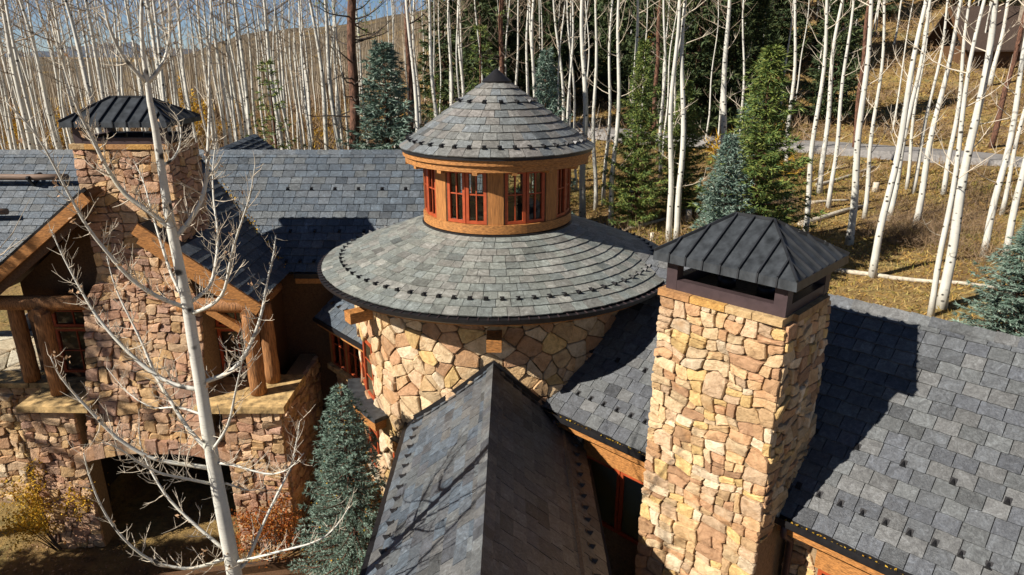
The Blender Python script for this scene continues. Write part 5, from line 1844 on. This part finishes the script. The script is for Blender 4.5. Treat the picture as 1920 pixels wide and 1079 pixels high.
place_conifer("spruce_tree", C_BLUE, 6.0, 1025, 90, 0, 30.0, "small blue-green spruce right of the cone's peak", wid=0.8)
place_conifer("spruce_tree", C_SPARSE, 8.0, 815, 130, 0, 36.0, "sparse spruce left of the cone among bright aspens", wid=0.8)
place_conifer("spruce_tree", C_BLUE, 6.0, 1945, 410, 0, 17.5, "blue-green spruce boughs entering at the right edge above the ridge", wid=1.5, zbase=2.6)
# dark wood on the hill
darks = []
for i in range(70):
    for _ in range(20):
        px = random.uniform(830, 1560); Y = random.uniform(52, 105)
        p = atY(px, 200, Y)
        if all((p.x - a) ** 2 + (Y - b) ** 2 > 4 for a, b in darks): break
    darks.append((p.x, Y))
    e = tree_obj("fir_tree", (p.x, Y, T(p.x, Y) - 0.2), C_DARK, random.uniform(0, 6.28), random.uniform(0.7, 1.15))
    tag(e, ("near" if Y < 75 else "far" if Y < 92 else "farthest") + " dark fir " + next(t for m_, t in MARKS if px < m_), "tree", "dark firs on the slope behind the turret")
for i in range(16):
    px = random.uniform(1560, 2000); Y = random.uniform(85, 120)
    p = atY(px, 200, Y)
    e = tree_obj("fir_tree", (p.x, Y, T(p.x, Y) - 0.2), C_DARK, random.uniform(0, 6.28), random.uniform(0.6, 1.0))
    tag(e, "dark fir high on the hillside at right", "tree", "dark firs high on the hillside")

# pines with reddish trunks and dead branches
def pine(px0, py0, px1, wpx, Y, label, seed, dead=26):
    rs = random.Random(seed)
    a = atY(px0, py0, Y); b = atY(px1, 0, Y)
    lean = (b.x - a.x) / (b.z - a.z)
    x0 = a.x - lean * (a.z - T(a.x, Y)); z0 = T(x0, Y)
    dist = proj(a)[2]
    r = wpx / F * dist / 2
    h = b.z - z0 + 4
    t = MB(); K = 14
    pts = [Vector((lean * h * k / K + 0.05 * math.sin(k * 1.3), 0, h * k / K - (0.2 if k == 0 else 0))) for k in range(K + 1)]
    t.tube(pts, [r * (1.15 - 0.55 * k / K) * rs.uniform(0.95, 1.05) for k in range(K + 1)], 10)
    c = MB()
    P = []; D = []
    for i in range(dead):
        f = rs.uniform(0.25, 1.0)
        p = Vector((lean * h * f, 0, h * f))
        az = rs.uniform(0, 6.28)
        d = Vector((math.cos(az), math.sin(az), rs.uniform(-0.35, 0.15))).normalized()
        L = rs.uniform(0.8, 2.2)
        q = [p]
        for k in range(5):
            d = (d + Vector((rs.uniform(-.2, .2), rs.uniform(-.2, .2), rs.uniform(-0.1, 0.28)))).normalized()
            q.append(q[-1] + d * L / 5)
            if k > 0:
                dd = (d + Vector((rs.uniform(-1, 1), rs.uniform(-1, 1), rs.uniform(-.5, .7)))).normalized()
                c.tube([q[-1], q[-1] + dd * L * 0.16, q[-1] + dd * L * 0.3 + Vector((0, 0, 0.06))], [0.009, 0.007, 0.003], 3, caps=False)
        c.tube(q, [0.038 * (1 - k / 6.5) for k in range(6)], 5, caps=False)
        if f > 0.62:
            for _ in range(50):
                P.append(np.array(q[rs.randrange(2, 6)]) + np.array([rs.gauss(0, .2), rs.gauss(0, .2), rs.gauss(0.05, .12)]))
                D.append([rs.gauss(0, 1), rs.gauss(0, 1), rs.gauss(.3, .7)])
    parts = [("trunk", to_mesh(t, "trunk", "pine_bark")), ("dead_branches", to_mesh(c, "dead_branches", "dark_twig"))]
    if P:
        D = np.array(D); D /= np.linalg.norm(D, axis=1)[:, None]
        V, Fc = blades(np.array(P), D, rng.uniform(.12, .25, len(P)), rng.uniform(.02, .04, len(P)))
        o = arr_mesh("crown", V, Fc, "needles_green"); parts.append(("crown", o.data)); bpy.data.objects.remove(o)
    e = tree_obj("pine_tree", (x0, Y, z0), parts)
    tag(e, label, "tree")
pine(665, 285, 659, 19, 28, "dark red-brown pine with dead curling branches behind the long ridge", 1, 64)
pine(772, 243, 762, 10, 34, "shorter reddish pine trunk beside the bright leaning aspen", 2, 14)
pine(940, 130, 940, 11, 38, "dark red pine trunk right behind the cone's peak", 3, 26)
pine(1608, 210, 1630, 8, 46, "orange-red pine stem on the slope above the road", 4, 8)
pine(1870, 230, 1930, 9, 48, "reddish leaning pine near the upper right corner", 5, 10)
pine(1380, 140, 1395, 8, 55, "orange pine stem behind the large green spruce", 6, 12)
pine(1228, 190, 1238, 8, 50, "reddish pine trunk between the aspens and dark firs", 7, 16)

# fallen logs and stumps
def log(px0, py0, px1, py1, r, label):
    a = pix_ground(px0, py0); b = pix_ground(px1, py1)
    mb = MB(); pts = []
    for i in range(9):
        p = a.lerp(b, i / 8)
        p.z = max(T(p.x, p.y) + r * 0.7, p.z)
        p.z += random.uniform(-0.01, 0.01)
        pts.append(p)
    mb.tube(pts, [r * (1 - 0.05 * i) for i in range(9)], 9)
    c = pts[4].copy()
    o = mb.build("fallen_log", "log_bark", off=c); o.location = c
    tag(o, label, "log", "fallen aspen logs")
log(1565, 510, 1880, 545, 0.10, "long pale fallen pole lying across the golden grass")
log(1500, 425, 1620, 390, 0.14, "mottled fallen aspen trunk behind the chimney hood")
log(1530, 350, 1640, 315, 0.11, "fallen pole below the road")
log(1160, 440, 1260, 410, 0.10, "fallen branch by the stumps right of the turret")
log(1520, 383, 1590, 378, 0.09, "short fallen pole beside the slim aspens")
for px, py, hh, r, lab in ((1290, 415, 0.55, 0.14, "pale cut stump left of the chimney hood"), (1222, 452, 0.35, 0.09, "low grey stump near the paired aspens"), (1640, 360, 0.5, 0.16, "weathered stump below the road")):
    p = pix_ground(px, py)
    mb = MB(); mb.tube([(0, 0, -0.1), (0.01, 0, hh * 0.5), (0, 0.01, hh)], [r * 1.25, r, r * 0.95], 11)
    o = mb.build("tree_stump", "log_bark"); o.location = (p.x, p.y, T(p.x, p.y)); tag(o, lab, "stump")

# brown shingled house far up at the upper right
hb = atY(1905, 40, 70)
h2 = empty("far_house", (hb.x, 70, T(hb.x, 70)))
tag(h2, "brown shingle-roofed house up the hill in the upper right corner", "house")
m = MB(); m.box((-3.5, 1, -1), (9, 7, hb.z - 2.2 - h2.location.z)); m.build("wall", "timber_dark", h2)
zt = hb.z - h2.location.z
m = MB(); m.add([Vector(p) for p in ((-4.3, 0.0, zt - 2.6), (10, 0.0, zt - 2.6), (10, 4, zt + 1.6), (-4.3, 4, zt + 1.6), (-4.3, 8, zt - 2.6), (10, 8, zt - 2.6),
    (-4.3, 0.0, zt - 2.75), (10, 0.0, zt - 2.75), (10, 4, zt + 1.45), (-4.3, 4, zt + 1.45), (-4.3, 8, zt - 2.75), (10, 8, zt - 2.75))],
    [(0, 1, 2, 3), (3, 2, 5, 4), (7, 6, 9, 8), (8, 9, 10, 11), (1, 0, 6, 7), (4, 5, 11, 10), (0, 3, 9, 6), (3, 4, 10, 9), (2, 1, 7, 8), (5, 2, 8, 11)]); m.build("roof", "shingle_brown", h2)
m = MB(); m.bar((-4.35, -0.08, zt - 2.7), (-4.35, 4, zt + 1.5), 0.1, 0.3); m.build("rake_board", "timber_dark", h2)
m = MB(); m.box((2, 1.5, zt), (3.2, 2.7, zt + 2.4)); m.build("chimney", "boulder", h2)

# ------------------------------------------------------------------ foreground aspen
FAY = 7.2
def fpx(px, py, dy=0.0): return atY(px, py, FAY + dy)
fa_base = fpx(455, 1150)
trunk_px = [(440, 1079), (425, 1000), (402, 880), (388, 800), (375, 715), (362, 640), (352, 575), (338, 510), (327, 455), (316, 400), (308, 350), (300, 300), (292, 245), (281, 190), (277, 157), (268, 100), (265, 45), (266, 0), (262, -60), (256, -140)]
tw_px = [27, 26, 24, 23, 22, 21, 20, 19, 18, 17, 15, 14, 13, 11, 10, 8, 7, 6, 5, 3]
tp = [fpx(*q) for q in trunk_px]
tr_ = [w / F * proj(p)[2] / 2 for w, p in zip(tw_px, tp)]
b0 = tp[0]; g0 = Vector((b0.x + 0.0, b0.y, 0.0)); g0.x = tp[0].x - (tp[1].x - tp[0].x) * 0.2
pts = [g0 - Vector((0, 0, 0.15)), g0.lerp(tp[0], 0.45)] + tp
rad = [tr_[0] * 1.35, tr_[0] * 1.15] + tr_
fa = empty("aspen_tree", g0)
tag(fa, "bare white aspen with spreading twigs in front of the left gable", "tree")
mb = MB(); mb.tube(pts, rad, 14); mb.build("trunk", "aspen_bark", fa, off=g0)
BR = [
    ([(326, 447), (350, 423), (377, 383), (388, 337), (390, 283), (393, 210), (392, 133), (395, 33), (398, -60)], 9, 0.5),
    ([(322, 430), (285, 400), (233, 367), (197, 310), (180, 273), (160, 235), (143, 200), (118, 120), (95, 40)], 9, -0.5),
    ([(349, 577), (293, 557), (243, 523), (207, 480), (167, 433), (130, 367), (93, 293), (60, 240), (10, 190)], 8, -0.7),
    ([(353, 570), (397, 540), (407, 480), (410, 440), (400, 377), (398, 320), (405, 260)], 7, 0.9),
    ([(360, 588), (400, 573), (423, 547), (433, 480), (447, 433), (470, 367), (478, 310)], 7, -0.8),
    ([(377, 718), (433, 700), (460, 667), (480, 623), (493, 580), (500, 530), (513, 480), (517, 443)], 9, 0.4),
    ([(372, 730), (323, 723), (267, 687), (217, 637), (180, 593), (153, 547), (117, 480), (95, 430)], 9, 0.3),
    ([(393, 848), (350, 802), (320, 752), (293, 710), (270, 650), (240, 590), (215, 540), (200, 480)], 8, 0.8),
    ([(395, 878), (340, 870), (283, 862), (217, 822), (177, 779), (133, 732), (108, 700), (95, 670)], 9, -0.4),
    ([(398, 908), (350, 898), (300, 889), (260, 870), (225, 840), (190, 830)], 6, -0.9),
    ([(427, 1036), (367, 986), (317, 939), (287, 892), (273, 862), (262, 830), (260, 800)], 7, 0.5),
    ([(430, 1044), (390, 1060), (350, 1069), (283, 1056), (227, 1009), (187, 949), (163, 879), (157, 850)], 8, -0.6),
    ([(406, 868), (440, 872), (467, 882), (510, 892), (545, 880), (570, 850)], 6, -0.5),
    ([(412, 903), (440, 912), (467, 922), (500, 915)], 5, 0.6),
    ([(440, 1070), (462, 1060), (480, 1012), (520, 926), (545, 880), (556, 830), (562, 790)], 8, 0.3),
    ([(436, 1055), (480, 1046), (533, 1032), (600, 1016), (633, 986), (655, 950)], 6, -0.7),
    ([(278, 155), (310, 117), (320, 67), (316, 10), (312, -50)], 7, 0.4),
    ([(276, 156), (230, 110), (203, 50), (193, 0), (188, -60)], 7, -0.4),
    ([(303, 312), (325, 300), (338, 275), (340, 240), (330, 215)], 5, 0.8),
    ([(394, 850), (430, 800), (440, 740), (452, 690), (460, 640)], 6, -0.9),
    ([(352, 575), (322, 520), (300, 450), (285, 400), (270, 340), (250, 300)], 6, 0.9),
    ([(384, 780), (330, 760), (290, 770), (240, 740), (200, 690)], 5, 0.9),
]
rs = random.Random(11)
crown = MB(); tw = MB(); leafpts = []
for bi, (poly, wpx, dy) in enumerate(BR):
    # resample
    q = []
    for i in range(len(poly) - 1):
        for k in range(3):
            f = k / 3
            q.append((poly[i][0] + (poly[i + 1][0] - poly[i][0]) * f, poly[i][1] + (poly[i + 1][1] - poly[i][1]) * f))
    q.append(poly[-1])
    n = len(q)
    P3 = [fpx(a, b, dy * (i / n) ** 0.9) for i, (a, b) in enumerate(q)]
    for _ in range(2):
        P3 = [P3[0]] + [(P3[i - 1] + P3[i] * 2 + P3[i + 1]) / 4 for i in range(1, n - 1)] + [P3[-1]]
    r0 = wpx / F * 9.0 / 2 * 0.95
    mb = MB(); mb.tube(P3, [r0 * (1 - 0.82 * i / (n - 1)) for i in range(n)], 7)
    bo = mb.build("branch", "aspen_bark", fa, off=g0)
    tw = MB()
    for i in range(2, n):
        for _ in range(rs.choice((2, 3, 3))):
            p = P3[i].lerp(P3[i - 1], rs.random())
            d = (P3[i] - P3[i - 1]).normalized()
            dd = (d * 0.6 + Vector((rs.gauss(0, .8), rs.gauss(0, .8), rs.gauss(.25, .6)))).normalized()
            L = rs.uniform(0.06, 0.38) * (1.25 - 0.5 * i / n)
            rr = max(0.0042, r0 * 0.3 * (1 - 0.6 * i / n))
            s = [p]
            for k in range(4):
                dd = (dd + Vector((rs.gauss(0, .16), rs.gauss(0, .16), 0.16))).normalized()
                s.append(s[-1] + dd * L / 4)
            tw.tube(s, [rr, rr * 0.85, rr * 0.7, rr * 0.55, rr * 0.35], 4, caps=False)
            if L > 0.22:
                for _ in range(3):
                    d3 = (dd + Vector((rs.gauss(0, .9), rs.gauss(0, .9), rs.gauss(.2, .6)))).normalized()
                    m0 = s[rs.randrange(1, 4)]
                    tw.tube([m0, m0 + d3 * L * 0.2, m0 + d3 * L * 0.36 + Vector((0, 0, 0.02))], [rr * 0.6, rr * 0.5, rr * 0.3], 3, caps=False)
            if rs.random() < 0.10:
                for _ in range(rs.choice((1, 2, 4))):
                    leafpts.append(s[-1] + Vector((rs.gauss(0, .02), rs.gauss(0, .02), rs.gauss(0, .02))))
    tb = tw.build("twigs", "pale_twig", bo, off=g0)
    tag(tb, kind="stuff")
V, Fq = leaves(np.array([tuple(p) for p in leafpts]), rng.uniform(0.018, 0.032, len(leafpts)))
o = arr_mesh("dead_leaves", V, Fq, "leaf_tan", fa, off=g0); tag(o, kind="stuff")

# ------------------------------------------------------------------ shrubs, rocks near the left gable
def shrub(name, loc, r, h, n, mat, size, label, seed):
    rs2 = np.random.default_rng(seed)
    e = empty(name, loc); tag(e, label, "shrub")
    st = MB()
    tips = []
    for i in range(26):
        a = rs2.uniform(0, 6.28); rr = r * math.sqrt(rs2.random())
        tip = Vector((rr * math.cos(a), rr * math.sin(a), h * rs2.uniform(0.5, 1.0) * (1 - 0.35 * (rr / r) ** 2)))
        mid = tip * 0.5 + Vector((rs2.normal() * 0.06, rs2.normal() * 0.06, 0.1))
        st.tube([(tip.x * 0.12, tip.y * 0.12, -0.05), mid, tip], [0.014, 0.009, 0.004], 4, caps=False)
        tips.append((mid, tip))
    st.build("stem", "dark_twig", e)
    P = []
    for i in range(n):
        m_, t_ = tips[rs2.integers(len(tips))]
        p = m_.lerp(t_, rs2.random() ** 0.7)
        P.append((p.x + rs2.normal() * 0.1, p.y + rs2.normal() * 0.1, p.z + rs2.normal() * 0.09))
    V, Fq = leaves(np.array(P), rs2.uniform(size * 0.6, size * 1.3, n))
    o = arr_mesh("foliage", V, Fq, mat, e); tag(o, kind="stuff")
shrub("shrub", (-5.45, 12.7, 0.0), 0.8, 2.2, 3200, "leaf_red", 0.030, "rust-red autumn shrub beside the base wall corner", 21)
shrub("shrub", (-10.6, 13.3, 0.0), 1.1, 2.5, 4200, "leaf_yellow", 0.030, "yellow-leaved bush against the terrace wall", 22)
shrub("shrub", (-4.35, 13.9, 0.0), 0.5, 1.1, 900, "leaf_tan", 0.028, "small tan dry shrub in the shaded corner", 23)
def rock(loc, s, seed, label):
    me = bpy.data.meshes.new("rock")
    import bmesh
    bm = bmesh.new(); bmesh.ops.create_icosphere(bm, subdivisions=3, radius=1)
    for v in bm.verts:
        k = 1 + 0.35 * noise.noise(v.co * 1.3 + Vector((seed, 0, 0))) + 0.12 * noise.noise(v.co * 3.5 + Vector((seed, 3, 0)))
        v.co = Vector((v.co.x * s[0], v.co.y * s[1], v.co.z * s[2])) * k
    bm.to_mesh(me); bm.free()
    me.materials.append(MAT["boulder"])
    o = bpy.data.objects.new("boulder", me); o.location = loc; link(o); tag(o, label, "boulder")
rock((-13.5, 18.3, 3.75), (0.7, 0.5, 0.35), 1.0, "flat boulder beyond the patio at the left edge")
rock((-12.3, 18.6, 3.75), (0.6, 0.45, 0.4), 2.0, "rounded boulder beside the patio near the log posts")
rock((-4.05, 12.0, 0.1), (0.4, 0.35, 0.28), 3.0, "boulder at the foot of the blue spruce")
rock((-4.6, 11.6, 0.05), (0.35, 0.3, 0.2), 4.0, "low boulder beside the rust-red shrub")
rock((-3.95, 14.6, 0.3), (0.3, 0.5, 0.75), 5.0, "upright boulder in the gap beside the turret")
# litter on the lower ground
P = []
for i in range(2600):
    x = random.uniform(-12, -2.4); y = random.uniform(10.5, 13.4)
    P.append((x, y, T(x, y) + 0.01))
V, Fq = leaves(np.array(P), rng.uniform(0.015, 0.035, len(P)))
o = arr_mesh("leaf_litter", V, Fq, "leaf_tan"); tag(o, "dry leaves strewn on the lower ground", "leaves", kind="stuff")
# timber edging rails on the lower ground
for k, (a, b) in enumerate((((-8.2, 12.0), (-4.4, 12.75)), ((-8.6, 11.55), (-4.3, 12.35)))):
    mb = MB(); mb.bar((a[0], a[1], 0.12), (b[0], b[1], 0.12), 0.16, 0.2); o = mb.build("landscape_timber", "timber_dark")
    tag(o, ("farther" if k == 0 else "nearer") + " dark timber edging beam on the lower ground", "timber")

# young golden aspens deep in the stand
for i, (px, Y, hh, w_) in enumerate(((357, 62, 6.5, "right of the foreground aspen"), (383, 58, 5.5, "above the rear gable"), (62, 55, 5.0, "at the picture's left edge"), (135, 60, 4.5, "left of the left chimney cap"), (300, 75, 5.5, "behind the left chimney cap"), (1205, 70, 6.0, "above the slim dark fir"), (1760, 75, 6.5, "below the brown shingled house"))):
    p = atY(px, 280, Y)
    shrub("young_aspen", (p.x, Y, T(p.x, Y)), 1.3, hh, 1500, "leaf_yellow", 0.10, "young aspen in golden leaf " + w_, 60 + i)
# slim aspen out of frame whose shadow crosses the front roof and the chimney
t, c = aspen_geo(11.2, 0.075, 900, bend=0.35, crown_from=0.74, nb=10, tw=4, sides=8, low=0)
e = tree_obj("aspen_tree", (-5.56, 5.2, T(-5.56, 5.2)), [("trunk", to_mesh(t, "trunk", "aspen_bark")), ("crown", to_mesh(c, "crown", "pale_twig"))])
tag(e, "slim aspen just outside the picture whose shadow falls on the tall chimney", "tree")
# trees out of frame whose shade falls on the left
C_SHADE = conifer_meshes("needles_green", h=15.0, r=5.0, seed=8, whorl=0.5, per=9, shoot=0.3, needle=0.3, nw=0.06, npershoot=7, irregular=0.45, bare=0.6)
for k, (x, y, s_, w_, pr) in enumerate(((-16.2, 11.9, 1.0, 0.72, C_SHADE), (-18.9, 10.6, 1.05, 0.8, C_SHADE), (-15.6, 9.3, 0.92, 1.5, C_GREEN), (-17.8, 8.4, 1.05, 1.4, C_GREEN), (-14.2, 7.2, 0.6, 1.3, C_GREEN))):
    e = tree_obj("spruce_tree", (x, y, T(x, y)), pr, k * 1.3, (s_ * w_, s_ * w_, s_))
    tag(e, "unseen spruce shading the lower yard at left", "tree", "unseen spruces at the left of the yard")
